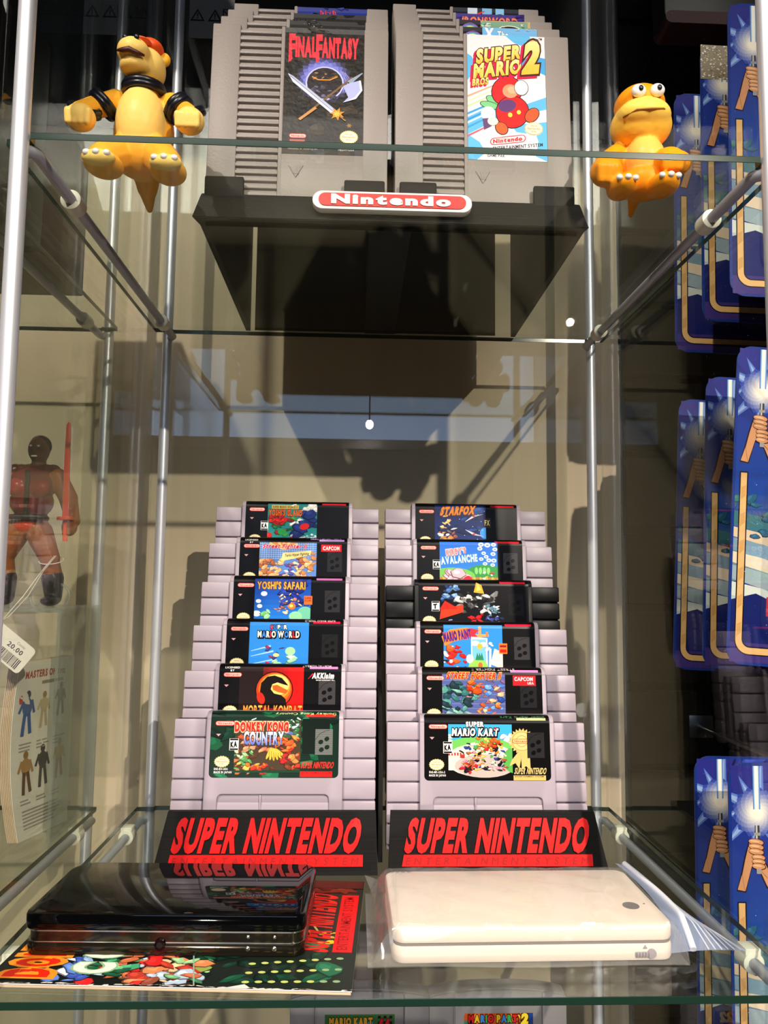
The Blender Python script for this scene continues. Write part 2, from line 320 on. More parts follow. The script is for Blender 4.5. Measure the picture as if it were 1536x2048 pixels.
# ------------------------------------------------------------------ rounded soft shapes joined into one skin
def organic(name, prims, parent, m, voxel=.0012, sm=4, off=(0, 0, 0)):
    """prims: ('e', centre, radii, colour) or ('c', a, b, ra, rb, colour) in metres; one continuous surface, coloured by the nearest part"""
    bm = bmesh.new()
    for p in prims:
        if p[0] == 'e': ell(bm, p[1], p[2], 3, p[4] if len(p) > 4 else None)
        else:
            a, b = Vector(p[1]), Vector(p[2])
            for k in range(7): t = k/6; r = p[3]+(p[4]-p[3])*t; ell(bm, a.lerp(b, t), (r, r, r), 2)
    me = bpy.data.meshes.new('o'); bm.to_mesh(me); bm.free(); o = bpy.data.objects.new('o', me); COL.objects.link(o)
    md = o.modifiers.new('r', 'REMESH'); md.mode = 'VOXEL'; md.voxel_size = voxel
    ms = o.modifiers.new('s', 'SMOOTH'); ms.iterations = sm; ms.factor = .5
    bpy.context.view_layer.update(); dg = bpy.context.evaluated_depsgraph_get(); nm = bpy.data.meshes.new_from_object(o.evaluated_get(dg)); nm.name = name
    bpy.data.objects.remove(o); ca = nm.color_attributes.new('print', 'FLOAT_COLOR', 'POINT')
    for i, v in enumerate(nm.vertices):
        best = 9; col = None
        for p in prims:
            if p[0] == 'e':
                d = v.co-Vector(p[1])
                if len(p) > 4: d = p[4].inverted() @ d
                k = Vector((d.x/p[2][0], d.y/p[2][1], d.z/p[2][2])); dd = (k.length-1)*min(p[2]); c = p[3]
            else:
                a, b = Vector(p[1]), Vector(p[2]); ab = b-a; t = max(0, min(1, (v.co-a).dot(ab)/ab.length_squared)); dd = (v.co-a-ab*t).length-(p[3]+(p[4]-p[3])*t); c = p[5]
            if dd < best: best = dd; col = c
        ca.data[i].color = lin(col)+(1,)
    if any(off): nm.transform(Matrix.Translation(-Vector(off)))
    return meobj(name, nm, m, parent, 180)
# ================================================================== the room
H = .4295
b = bnew(); box(b, -2.5, 2.5, -3.6, .5, -1.05, -1.0); struct('floor', b, MT['floor'])
b = bnew(); box(b, -2.5, 2.5, -3.6, .5, 2.0, 2.05); struct('ceiling', b, MT['ceil'])
b = bnew(); box(b, -2.5, 2.5, .388, .45, -1, 2.0); struct('wall_back', b, MT['wall'])
b = bnew(); box(b, -2.55, -2.5, -3.6, .45, -1, 2.0); struct('wall_left', b, MT['room'])
b = bnew(); box(b, 2.5, 2.55, -3.6, .45, -1, 2.0); struct('wall_right', b, MT['room'])
b = bnew(); box(b, -2.5, 2.5, -3.65, -3.6, -1, 2.0); struct('wall_front', b, MT['room'])
b = bnew(); box(b, -2.5, .252, .379, .3885, .672, 2.0); struct('upper_wall_shade', b, MT['wallshade'])  # shade painted in: dark slab where the lamplight fades up the wall
b = bnew(); box(b, .252, 2.5, .379, .389, -1, 2.0)
for k in range(32): box(b, .252, 2.5, .370, .380, -.99+k*.078, -.99+k*.078+.070, .0012)
struct('trim_2', b, MT['black'])
b = bnew(); box(b, -1.5, 1.15, -3.6, -3.57, 1.0, 1.66); box(b, -1.42, 1.07, -3.575, -3.565, 1.06, 1.60, 0, 2, 1)
o = obj('window_1', b, [MT['alu'], MT['daylight']]); o['kind'] = 'structure'
def track_lamp(loc, tgt, label):
    d = (Vector(tgt)-loc).normalized(); t = thing('track_lamp', label, 'lamp', (loc.x, loc.y, 2.0)); L0 = (loc.x, loc.y, 2.0)
    back = loc-d*.09
    b = bnew(); cyl(b, (back.x, back.y, 2.0), back, .008); obj('rod', b, MT['lampb'], t, off=L0)
    b = bnew(); tube(b, [loc-d*.13, loc-d*.12, loc-d*.035], [.02, .038, .045], 20); obj('lamp_shade', b, MT['lampb'], t, off=L0)
    b = bnew(); cyl(b, loc-d*.036, loc-d*.0345, .013, 20); obj('bulb', b, MT['bulb'], t, off=L0)
track_lamp(KEY, (0, .2, .25), 'black track spotlight hanging from the ceiling to the right of the cabinet')
track_lamp(FILL, (-.05, .2, .35), 'black track spotlight hanging from the ceiling to the left of the cabinet')
t = thing('added_fill_lamp', 'added low fill lamp on a short black stand, unseen behind the viewer', 'lamp', (LOW.x, LOW.y, -1)); d_ = (Vector((.02, .3, -.22))-LOW).normalized()
b = bnew(); cyl(b, (LOW.x, LOW.y-.12, -1), (LOW.x, LOW.y-.12, -.985), .12, 24); cyl(b, (LOW.x, LOW.y-.12, -.99), (LOW.x, LOW.y-.12, LOW.z-.03), .01, 12); obj('stand', b, MT['lampb'], t, 40, (LOW.x, LOW.y, -1))
b = bnew(); tube(b, [LOW-d_*.15, LOW-d_*.14, LOW-d_*.035], [.02, .04, .05], 20); obj('lamp_shade', b, MT['lampb'], t, 40, (LOW.x, LOW.y, -1))
t = thing('pendant_lamp', 'small bare bulb hanging on a cord far behind the viewer', 'lamp', (.05, -3.2, 2.0))
b = bnew(); cyl(b, (0, 0, 0), (0, 0, -.90), .004, 8); obj('cord', b, MT['lampb'], t); b = bnew(); ell(b, (0, 0, -.925), (.022, .022, .026), 3); obj('bulb', b, MT['glow'], t)
# ================================================================== glass display cabinets
def sheet(name, x0, x1, y0, y1, z0, z1, m, parent, off, thin):
    b = bnew(); box(b, x0, x1, y0, y1, z0, z1, .0005, 1)
    for f in b.faces: f.material_index = 0 if thin != 2 or abs(f.normal[thin]) > .9 else 1
    o = obj(name, b, [m, MT['gedge']], parent, 0, off); return o
def cabinet(label, xl, xr):
    L0 = ((xl+xr)/2, .158, -1); t = thing('display_cabinet', label, 'cabinet', L0)
    b = bnew(); box(b, xl-.015, xr+.015, -.008, .330, -1, -.90, .003); obj('base', b, MT['mdf'], t, off=L0)
    b = bnew(); box(b, xl-.015, xr+.015, -.008, .330, .866, .90, .003); obj('top', b, MT['mdf'], t, off=L0)
    for x in (xl, xr):
        for y in (0, .317):
            b = bnew(); cyl(b, (x, y, -.905), (x, y, .87), .0046, 20); obj('post', b, MT['alu'], t, off=L0)
    sheet('side_pane', xl-.0135, xl-.0105, .0, .3215, -.90, .866, MT['pane'], t, L0, 0)
    sheet('side_pane', xr+.0105, xr+.0135, .0, .3215, -.90, .866, MT['pane'], t, L0, 0)
    sheet('back_pane', xl-.0135, xr+.0135, .3225, .3265, -.90, .866, MT['pane'], t, L0, 1)
    for z, dx in ((H-.002, -.0062), (-.004, .006), (-.4295-.004, .006)):
        b = bnew(); e = .0052; prism(b, [(xl+e, -.001), (xr-e, -.001), (xr-e, .0058), (xr+.0098, .0058), (xr+.0098, .3112), (xr-e, .3112), (xr-e, .3145), (xl+e, .3145), (xl+e, .3112), (xl-.0098, .3112), (xl-.0098, .0058), (xl+e, .0058)], 'z', z, z+.004, .0004)
        for f in b.faces: f.material_index = 0 if abs(f.normal.z) > .9 else 1
        obj('glass_shelf', b, [MT['shelf'], MT['gedge']], t, 0, L0)
        for x, s in ((xl, -1), (xr, 1)):
            xx = x+s*dx; zr = z-(.0038 if z > .3 else .0080); b = bnew()
            tube(b, [(x, .0, zr-.001), (xx, .006, zr), (xx, .15, zr), (xx, .311, zr), (x, .317, zr-.001)], .0034, 14); r = obj('rail', b, MT['rail'], t, off=L0)
            for yc in (.06, .272):
                b = bnew(); tube(b, [(xx, yc-.006, zr), (xx, yc-.0055, zr), (xx, yc+.0055, zr), (xx, yc+.006, zr)], [.005, .006, .006, .005], 18)
                box(b, xx-.0045, xx+.0045, yc-.005, yc+.005, zr, z-.0002, .0005); obj('rubber_clip', b, MT['clip'], r, off=L0)
    return t
cabinet('glass display cabinet with round aluminium posts holding the game cartridges, in the middle', -.2, .2)
cabinet('glass display cabinet behind the left pane holding a toy warrior and booklets', -.66, -.2545)
# warning sticker on the back pane, and a copy standing in for its reflection
def warning(loc, label):
    t = thing('warning_sticker', label, 'sticker', loc)
    a = Art(44, 60, (118, 114, 110), 3, 2)
    for x in (8, 25): a.poly([(x-7, 18), (x+7, 18), (x, 31)], (18, 17, 17)); a.poly([(x-4.6, 19.6), (x+4.6, 19.6), (x, 28.4)], (118, 114, 110)); a.rect(x-.6, 22.5, x+.6, 26.5, (18, 17, 17)); a.ell(x, 21.2, .7, .7, (18, 17, 17))
    a.line([(33, 19), (43, 19), (43, 31), (33, 31), (33, 19)], 1, (18, 17, 17)); a.line([(34, 29), (43, 20)], 1.2, (18, 17, 17))
    a.build('printed_sheet', MT['paper'], flat(-.022, 0, 0), t)
warning((-.170, .3219, .727), 'grey warning sticker with black triangles on the back glass above the left cartridge row')
warning((-.272, .3219, .727), 'copy of the grey sticker standing in for its reflection, behind the larger yellow toy')
# ================================================================== label drawing kit
BLK = (10, 9, 10); WH = (240, 236, 232)
def pill_logo(a, x0, y0, x1, y1, fill=(250, 205, 190), red=(226, 60, 50)):
    a.pill(x0, y0, x1, y1, red); d = (y1-y0)*.13; a.pill(x0+d, y0+d, x1-d, y1-d, fill); a.text('Nintendo', (x0+x1)/2, y0+(y1-y0)*.27, (y1-y0)*.46, (x1-x0)*.76, red, .03)
def seal(a, x, y, rx, ry, n=18, gold=(214, 190, 110), pale=(238, 228, 186)):
    a.star(x, y, rx, rx*.9, n, gold, 0, ry/rx); a.ell(x, y, rx*.84, ry*.84, pale); a.text('OFFICIAL', x, y+ry*.3, ry*.2, rx*.8, (150, 130, 80), .02); a.text('Nintendo', x, y-ry*.12, ry*.28, rx*1.3, (176, 120, 70), .02); a.text('SEAL', x, y-ry*.5, ry*.2, rx*.6, (150, 130, 80), .02)
def dots(a, x0, y0, x1, y1, bg, fg):
    a.rect(x0, y0, x1, y1, bg); w, h = x1-x0, y1-y0
    for k in range(14): a.rect(x0, y0+h*k/14, x1, y0+h*k/14+h*.02, tuple(c*.82 for c in bg), k == 0)
    for fx, fy in ((.32, .5), (.66, .62), (.36, .2), (.68, .3)): a.ell(x0+w*fx, y0+h*fy, w*.15, h*.085, fg, 42)
    a.line([(x0+w*.02, y0+h*.6), (x0+w*.25, y0+h*.82), (x0+w*.6, y0+h*.94), (x0+w*.8, y0+h*.96)], w*.025, fg)
def esrb(a, x0, y0, x1, y1, t):
    a.rect(x0, y0, x1, y1, WH); h = y1-y0; a.rect(x0+.3, y0+h*.02, x1-.3, y0+h*.16, BLK); a.rect(x0+.3, y1-h*.16, x1-.3, y1-h*.02, BLK); a.text(t, (x0+x1)/2, y0+h*.28, h*.42, (x1-x0)*(.72 if len(t) > 1 else .5), BLK, .07, .12, 8)
def snes_art(seed, base=BLK, bar=(222, 28, 44), pic=(18, 60), seal_on=True, rating=None, lic=False, arrow=(214, 150, 150)):
    a = Art(84, 48, base, seed, rs=(3, 3, 4, 4)); a.pic = pic
    return a
def snes_side(a, bar=(222, 28, 44), rating=None, lic=False, box4=(58, 56, 58), pill=(250, 196, 184), pub=None, side=None, ink=(8, 8, 9)):
    pill_logo(a, 3, 35.2, 15.5, 38.4, pill)
    if lic: a.text('LICENSED', 9, 41.3, 1.3, 10, WH, .02); a.text('BY', 9, 39.2, 1.3, 2.6, WH, .02)
    a.poly([(3.6, 29.6), (6.8, 29.6), (5.2, 27.9)], (216, 160, 164)); seal(a, 8.2, 10.8, 5.2, 4)
    if rating: esrb(a, 12.6 if rating != 'T' else 10, 18.5, 18.6 if rating != 'T' else 16, 26.5, rating)
    a.rect(62, 41.2, 81.5, 43, bar)
    dots(a, 68.5, 15.5, 80, 33, box4, ink)
    if pub == 'CAPCOM': a.rect(63.5, 32.6, 79.5, 38.6, (226, 34, 40)); a.text('CAPCOM', 71.5, 34, 3, 13, WH, .04)
    if pub == 'CAPCOM USA': a.rect(63.5, 31.6, 79.5, 39, (226, 34, 40)); a.text('CAPCOM', 71.2, 35.2, 2.5, 13, WH, .04); a.text('USA', 76, 32.6, 1.6, 4.4, WH, .03)
    if side: a.text(side[0], side[2] if len(side) > 2 else 67, 44.4, 1.8, side[1], side[3] if len(side) > 3 else (200, 190, 190), .01, 0, 180)
def yoshi(a):
    a.clip(18, 0, 58, 42); a.rect(18, 0, 58, 42, (34, 132, 130)); a.blobs(38, 24, 58, 41, 12, [(214, 220, 214), (236, 236, 230)], 3, 6); a.blobs(18, 4, 40, 30, 26, [(28, 110, 56), (20, 84, 44), (196, 40, 34), (60, 150, 70), (120, 36, 30)], 2.5, 6)
    a.blobs(19, 22, 33, 33, 9, [(206, 34, 28), (180, 28, 26)], 3, 5); a.blobs(42, 12, 56, 34, 10, [(24, 40, 96), (30, 48, 116)], 4, 8); a.ell(48, 22, 4, 2.8, (214, 34, 30), 20); a.blobs(36, 2, 58, 15, 34, [(214, 222, 224), (150, 170, 190), (240, 240, 238)], .8, 2.8)
    a.ell(30, 17, 3.4, 2.8, (40, 150, 70)); a.clip(); a.rect(21, 37.5, 43, 41, (206, 178, 90)); a.text('SUPER MARIO WORLD 2', 32, 38.3, 1.7, 20, (60, 50, 20)); a.text("YOSHI'S ISLAND", 32.5, 31.5, 5, 27, (226, 104, 36), .05, out=(60, 16, 8), ow=.06)
def sf2hf(a, x0, x1, alley):
    a.clip(x0, 0, x1, 40)
    if not alley:
        a.rect(x0, 0, x1, 40, (92, 136, 206)); a.nx()
        for k in range(24): a.rect(x0+k*1.8, 26, x0+k*1.8+.25, 40, (190, 210, 236), False)
        for k in range(8): a.rect(x0, 26+k*1.8, x1, 26.25+k*1.8, (190, 210, 236), False)
        for k in range(9): an = R(20+k*17); a.taper((34, 34), (34+12*math.cos(an), 34+12*math.sin(an)), .5, 3, (238, 150, 60) if k % 2 else (246, 214, 130))
        sk = [(232, 164, 104), (240, 188, 132), (206, 128, 76), (180, 100, 60), (244, 206, 160)]
        a.blobs(x0, 8, x0+18, 26, 30, sk, 2.5, 5.5); a.blobs(x1-16, 8, x1-1, 32, 26, sk, 2.2, 4.8); a.blobs(x0+2, 0, x0+18, 11, 16, [(208, 54, 52), (236, 210, 200), (226, 120, 110)], 1.5, 4)
        a.blobs(x0+18, 4, x1-12, 22, 26, [(96, 70, 150), (150, 90, 110), (232, 170, 120), (70, 80, 160), (236, 226, 222)], 1.8, 4); a.blobs(x1-16, 0, x1, 10, 12, [(240, 236, 236), (222, 60, 60), (226, 214, 214)], 1.5, 3.8)
        a.text('Street Fighter II', (x0+x1)/2-3, 35.2, 3.4, 34, (214, 40, 90), .04, .3, 0, (250, 224, 220), .04); a.cvx([(x0+17, 24), (x0+18, 31), (x1-4, 33.5), (x1-5, 29.5)], (246, 226, 150)); a.text('Turbo Hyper Fighting', x0+29, 28.8, 2, 19, (60, 40, 30), .03, .3, 6)
    else:
        a.rect(x0, 0, x1, 42, (84, 96, 156)); a.nx()
        for k in range(12): a.rect(x0, 1+k*3.4, x1, 1.4+k*3.4, (120, 128, 178), False)
        a.blobs(x0+16, 20, x1, 38, 16, [(150, 96, 110), (112, 90, 140), (170, 124, 120)], 2.5, 5); a.blobs(x0, 10, x0+24, 34, 40, [(52, 110, 108), (86, 150, 140), (36, 76, 84), (120, 176, 160), (30, 52, 60)], 2.4, 5.5); a.blobs(x0+18, 26, x0+31, 37, 14, [(226, 74, 26), (240, 110, 36), (200, 50, 20)], 2, 4.2)
        a.blobs(x0+30, 8, x1-2, 32, 22, [(70, 120, 206), (110, 160, 226), (40, 70, 150), (226, 180, 140)], 1.6, 3.8); a.blobs(x0+24, 8, x1-3, 18, 14, [(226, 110, 50), (240, 140, 70), (180, 80, 40)], 1.6, 3.6); a.blobs(x0, 2, x0+20, 11, 22, [(238, 236, 236), (206, 206, 210), (40, 40, 44)], 1.4, 3.6); a.blobs(x0+16, 2, x1, 9, 20, [(126, 130, 120), (90, 92, 90), (60, 60, 62)], 1.6, 4)
        a.clip(); a.text('STREET FIGHTER II', (x0+x1)/2, 36.6, 4.2, 38, (230, 46, 30), .05, .25, 0, (250, 190, 60), .05)
    a.clip()
def safari(a):
    a.clip(16, 0, 58, 42); a.grad(16, 0, 58, 42, (40, 140, 226), (24, 60, 160)); a.blobs(38, 20, 58, 42, 10, [(26, 44, 130), (40, 60, 150)], 5, 9); a.rect(30, 0, 58, 9, (196, 220, 150)); a.ell(54, 14, 6, 6, (110, 190, 160)); a.ell(47, 12, 5, 4, (140, 206, 160))
    for x, y, r in ((19, 24, 2), (23, 30, 2.4), (18, 14, 3), (20, 20, 2), (17, 6, 2.4)): a.ell(x, y, r, r*.8, (236, 240, 244))
    a.blobs(32, 14, 50, 30, 34, [(226, 130, 70), (246, 200, 120), (190, 120, 110), (240, 220, 180), (120, 80, 60)], .8, 2.4); a.ell(44, 20, 2.8, 2.6, (240, 120, 40)); a.ell(43.6, 20.4, 1.4, 1.2, (252, 220, 120)); a.blobs(34, 2, 54, 9, 14, [(196, 80, 50), (150, 90, 50), (240, 190, 90)], .8, 2); a.blobs(22, 2, 30, 16, 9, [(110, 196, 120), (150, 220, 150), (70, 150, 90)], 2, 4.5)
    a.clip(); a.text("YOSHI'S SAFARI", 36, 34, 5.4, 36, (236, 170, 60), .04, 0, 0, (90, 50, 30), .06); a.rect(53, 21.5, 59.2, 28.5, (232, 110, 44)); a.text('SUPER', 56, 26, 1.4, 5, (120, 20, 14), .03); a.text('SCOPE', 56, 24, 1.4, 5, (120, 20, 14), .03)
def mworld(a):
    a.clip(16.5, 0, 59, 42); a.rect(16.5, 0, 59, 42, (46, 132, 214))
    for y, x1 in ((14, 36), (20, 34), (24, 32), (7, 34)): a.taper((18, y-4), (x1, y), .4, 1.4, (150, 196, 238))
    a.blobs(34, 0, 48, 16, 12, [(150, 214, 160), (190, 232, 190), (120, 190, 140)], 2.5, 5); a.blobs(30, 10, 40, 24, 8, [(206, 40, 60), (150, 40, 70), (60, 60, 120)], 1.8, 3.4); a.ell(36, 17, 2.2, 1.4, (236, 206, 130)); a.ell(46, 20, 3.6, 3.2, (160, 220, 160)); a.clip()
    W0, B0, R0 = (246, 240, 214), (60, 130, 214), (220, 48, 60)
    a.ctext('SUPER', 37.5, 37, 2.7, (R0, B0, W0, B0, W0), w=12); a.ctext('MARIO WORLD', 37.5, 30.6, 4.4, (W0, B0, W0, R0, W0, W0, W0, B0, W0, R0, W0), drop=(.6, -.5, BLK), w=30)
def mkombat(a):
    a.clip(14, 0, 58, 42.3); a.grad(14, 0, 58, 42.3, (30, 16, 16), (236, 22, 20), 16, True); a.rect(14, 0, 30, 42.3, (34, 22, 22)); a.ell(38, 26, 13, 13.4, BLK); 
    for k, c in enumerate(((208, 60, 24), (222, 104, 30), (236, 150, 50), (246, 204, 110))): a.ell(38+k*.4, 26+k*1.2, 12.3-k*1.1, 12.7-k*1.7, c)
    a.poly([(28, 22), (29, 31), (33, 35.5), (38, 36.4), (43, 34.6), (46.5, 30.6), (47.6, 29), (43.5, 30.2), (40, 31.4), (36.6, 30), (35.6, 26.4), (38, 23.4), (43, 22.2), (46, 19.4), (47, 13), (42, 13), (36, 13), (31, 15.6)], (20, 14, 13)); a.poly([(36.6, 29), (40, 29.6), (44, 27.4), (47.6, 25.6), (46, 23.2), (40.6, 24.4), (37.2, 26)], (232, 92, 34)); a.ell(45.4, 28.6, .8, .5, (250, 220, 150)); a.ell(29, 20, 2.6, 4.4, (196, 40, 24), 20)
    a.text('MORTAL KOMBAT', 37.5, 7.5, 7, 40, (220, 60, 24), .03, 0, 0, (30, 10, 8), .04, grad=(248, 190, 80)); a.clip()
def dkc(a):
    a.blobs(0, 0, 84, 44, 30, [(16, 84, 52), (10, 52, 34), (24, 110, 70), (8, 30, 22)], 4, 9); a.rect(60, 16, 78, 40, (12, 26, 20)); a.clip(16, 0, 59, 42); a.rect(15, 5, 59, 39, (70, 56, 40)); a.blobs(15, 26, 59, 40, 30, [(84, 116, 170), (60, 90, 60), (150, 190, 160), (40, 70, 50), (190, 210, 220)], 2, 4.5); a.blobs(48, 28, 59, 40, 16, [(120, 190, 140), (60, 130, 80), (200, 230, 200)], 1, 3)
    a.blobs(15, 4, 59, 28, 60, [(180, 76, 40), (120, 60, 34), (214, 120, 70), (206, 50, 36), (90, 50, 30), (226, 140, 70)], 1.5, 4.5); a.blobs(15, 10, 28, 20, 16, [(150, 200, 130), (90, 160, 90), (200, 226, 170)], 1.4, 3.4); a.blobs(22, 18, 38, 27, 12, [(206, 120, 90), (230, 150, 110)], 2, 4)
    for k in range(6): a.ell(38.4+k*1.5, 15.6+abs(2-k)*.4, .9, 4.2, (236, 190, 70), -22+k*14); a.line([(38.8+k*1.5, 12), (38.6+k*1.5, 18)], .25, (120, 80, 20))
    a.blobs(44, 18, 54, 27, 12, [(222, 92, 40), (196, 60, 36), (236, 120, 50)], 2, 4); a.blobs(46, 10, 52, 16, 6, [(210, 36, 40)], 1.4, 3); a.blobs(16, 3, 36, 10, 16, [(226, 110, 30), (236, 190, 90), (196, 50, 30), (80, 160, 90)], 1.4, 3.2); a.clip()
    a.rect(15, 3.5, 59, 5, (18, 60, 40)); a.text('DONKEY KONG', 33.5, 31.6, 5.6, 35, (222, 40, 30), .07, 0, 0, (250, 190, 150), .09); a.text('COUNTRY', 35, 22.5, 8, 26, (90, 110, 190), .05, 0, 0, (30, 34, 60), .05, f=lambda x, y: (x, y+.006*(x-35)**2*.5), grad=(250, 250, 255))
    a.text('SUPER NINTENDO', 70, 6.6, 4, 21, (226, 50, 40), .03, .22); a.rect(59, .6, 80, 4.4, (232, 30, 28)); a.text('ENTERTAINMENT SYSTEM', 69.5, 3, .8, 19, (120, 14, 14), .02); a.text('SNS-8X-USA', 3.2, 5.2, 1.4, 9, WH, .02, align='l'); a.text('MADE IN JAPAN', 3.2, 3, 1.4, 11.5, WH, .02, align='l')
def starfox(a):
    a.clip(16, 0, 58, 43); a.grad(16, 0, 58, 43, (20, 50, 110), (16, 30, 84)); a.blobs(16, 4, 58, 40, 16, [(28, 70, 140), (20, 44, 104), (16, 34, 80)], 4, 9); a.ell(57, 18, 4, 5, (60, 150, 230)); a.taper((20, 12), (44, 2), 7, 2, (216, 150, 60)); a.blobs(18, 6, 33, 22, 22, [(226, 220, 210), (196, 130, 70), (150, 80, 50), (230, 170, 90), (110, 90, 90)], 1.5, 3.6); a.blobs(22, 22, 29, 33, 8, [(226, 150, 70), (240, 200, 130)], 1.5, 3)
    for x, y in ((48, 33), (48, 17)): a.taper((x-7, y-5 if y > 20 else y+4), (x, y), .2, 2, (220, 220, 226)); a.taper((x, y), (x+8, y+2 if y > 20 else y-2), 1.6, .1, (190, 190, 200)); a.ell(x, y, 1.2, .8, (206, 60, 70))
    for k in range(12): a.ell(a.rnd.uniform(34, 57), a.rnd.uniform(8, 40), .3, .3, (220, 230, 250), nx=k == 0)
    a.clip(); a.text('STARFOX', 34.5, 34.6, 6.4, 28, (240, 140, 30), .07, .3, 3, (120, 50, 20), .05); a.rect(56.5, 23, 62, 31.5, (60, 54, 40)); a.rect(57, 23.5, 61.5, 31, (30, 28, 26)); a.text('FX', 59.2, 25, 4.6, 4, (226, 206, 150), .03)
def kirby(a):
    a.clip(18, 0, 64, 42); a.grad(18, 0, 64, 42, (60, 150, 230), (40, 110, 216)); a.ell(54, 14, 16, 9, (60, 150, 80)); a.ell(28, 13, 18, 7, (120, 196, 90)); a.rect(18, 0, 64, 11, (214, 160, 70)); a.nx()
    for k in range(20): a.ell(19+k*2.4, 10.5, 1.5, 1.6, (226, 180, 90) if k % 2 else (196, 130, 50), nx=False)
    a.rect(18, 0, 64, 6.5, (236, 216, 120)); [a.ell(47+k*3.2, 17.5, 1.3, 3, (140, 210, 120)) for k in range(4)]
    for x, y, r in ((51, 40, 2.2), (56, 39.6, 2.4), (61, 40, 2), (50, 36.5, 2), (62, 36, 2), (53, 32.6, 1.8), (60.5, 32, 2), (55, 29.6, 1.8), (51, 27.6, 1.8), (57, 26.6, 2), (61, 26.4, 2.1), (54, 23.6, 1.8), (60, 22.6, 1.8)): a.ell(x, y, r, r*.8, (240, 244, 246)); a.ell(x, y-.1, r*.5, r*.35, (120, 160, 200))
    a.blobs(24, 4, 39, 19, 10, [(240, 160, 180), (246, 186, 200)], 4, 6.5, .15); a.ell(40, 10, 3.4, 3, (222, 40, 60), 30); a.blobs(50, 2, 62, 16, 16, [(40, 90, 180), (236, 190, 60), (230, 230, 230), (206, 60, 50)], 1, 2.8); a.clip()
    a.text("KIRBY'S", 31.5, 31.5, 4.6, 16, (244, 130, 130), .06, 0, 8, (246, 230, 220), .07); a.text('AVALANCHE', 34, 24.4, 5.6, 29, (200, 226, 240), .06, 0, 6, (70, 130, 190), .07)
def kinstinct(a):
    a.blobs(18, 26, 30, 42, 16, [(70, 110, 170), (130, 170, 210), (30, 50, 100)], 1.4, 3.6); a.blobs(28, 18, 58, 34, 46, [(190, 190, 186), (120, 120, 118), (70, 70, 70), (226, 224, 216), (40, 40, 42)], 1.6, 4.6); a.cvx([(42, 34), (44, 42), (48, 40), (50, 33)], (226, 170, 50)); a.cvx([(44, 35), (45, 41.6), (48, 36)], (246, 206, 100)); a.blobs(40, 4, 48, 18, 10, [(206, 24, 30), (170, 16, 24)], 1.8, 4); a.cvx([(16, 12), (17, 20), (34, 24), (34, 18)], (226, 60, 30)); a.cvx([(16, 20), (20, 27), (30, 21)], (196, 40, 26))
    a.blobs(52, 14, 66, 24, 14, [(150, 190, 206), (210, 220, 224), (90, 130, 150)], 1.4, 3.4); a.blobs(52, 4, 64, 14, 18, [(50, 60, 130), (100, 120, 190), (30, 36, 84)], 1.2, 3.2); a.blobs(18, 2, 26, 12, 10, [(70, 80, 150), (140, 150, 200)], 1, 2.6); a.text('KILLER INSTINCT', 39, 6, 2.6, 33, (236, 232, 232), .05, 0, 0, (20, 16, 20), .05)
def mpaint(a):
    a.clip(17, 0, 60, 42); a.rect(17, 0, 60, 42, (48, 140, 224)); a.rect(42.5, 30, 44.5, 41, (226, 160, 90)); a.rect(38, 33, 50, 35, (226, 160, 90)); a.rect(48, 33, 49.6, 37, (206, 130, 70)); a.cvx([(37, 6), (37, 33), (49, 32), (49, 6)], (244, 236, 220)); a.rect(37.8, 7, 48, 31, (120, 190, 236)); a.ell(40, 28, 3, 2, WH); a.ell(46, 27, 3, 1.8, WH); a.ell(43.4, 25.6, 2, 2.2, (240, 180, 60)); a.ell(42, 10, 7, 6, (150, 204, 90)); [a.cvx([(40+k*1.6, 15), (43+k*1.6, 15), (41.5+k*1.6, 21)], (40, 130, 90)) for k in range(3)]; a.ell(43.6, 11, 1.6, 2.4, (206, 110, 50)); a.taper((50.5, 7), (51, 24), 1.6, 1.6, (244, 240, 234)); a.blobs(48, 22, 53, 31, 6, [(240, 238, 234)], 1.4, 2.4)
    a.cvx([(51, 12), (54, 24), (60, 21), (60, 8)], (246, 232, 206)); a.blobs(46, 0, 60, 9, 26, [(246, 230, 200), (236, 214, 180), (90, 60, 40), (250, 240, 220)], 1, 2.6); a.blobs(20, 6, 34, 26, 16, [(222, 40, 32), (196, 30, 26), (236, 90, 40)], 2, 4.4); a.blobs(17, 12, 24, 28, 10, [(240, 238, 236), (206, 206, 210), (30, 30, 34)], 1, 2.8); a.blobs(22, 0, 34, 10, 9, [(196, 30, 30), (40, 40, 60), (246, 240, 230)], 1.6, 3.4); a.ell(36, 16, 2.6, 3.4, (246, 240, 230)); a.clip()
    a.poly([(15.5, 33), (22, 38.6), (34, 40), (41, 37.6), (37, 34), (30, 31), (24, 29), (18, 25.6)], (240, 140, 50)); a.poly([(33, 33), (37, 39.6), (43, 38), (40, 35), (42, 33)], (214, 50, 60)); a.text('MARIO PAINT', 27.6, 31, 6, 20.5, (60, 40, 130), .07, 0, 9, (226, 70, 50), .05); a.rect(57.4, 20, 63.4, 28, (240, 120, 44)); a.rect(58, 25, 62.8, 26.6, (150, 20, 16)); a.rect(58, 21, 62.8, 23.4, (206, 30, 22))
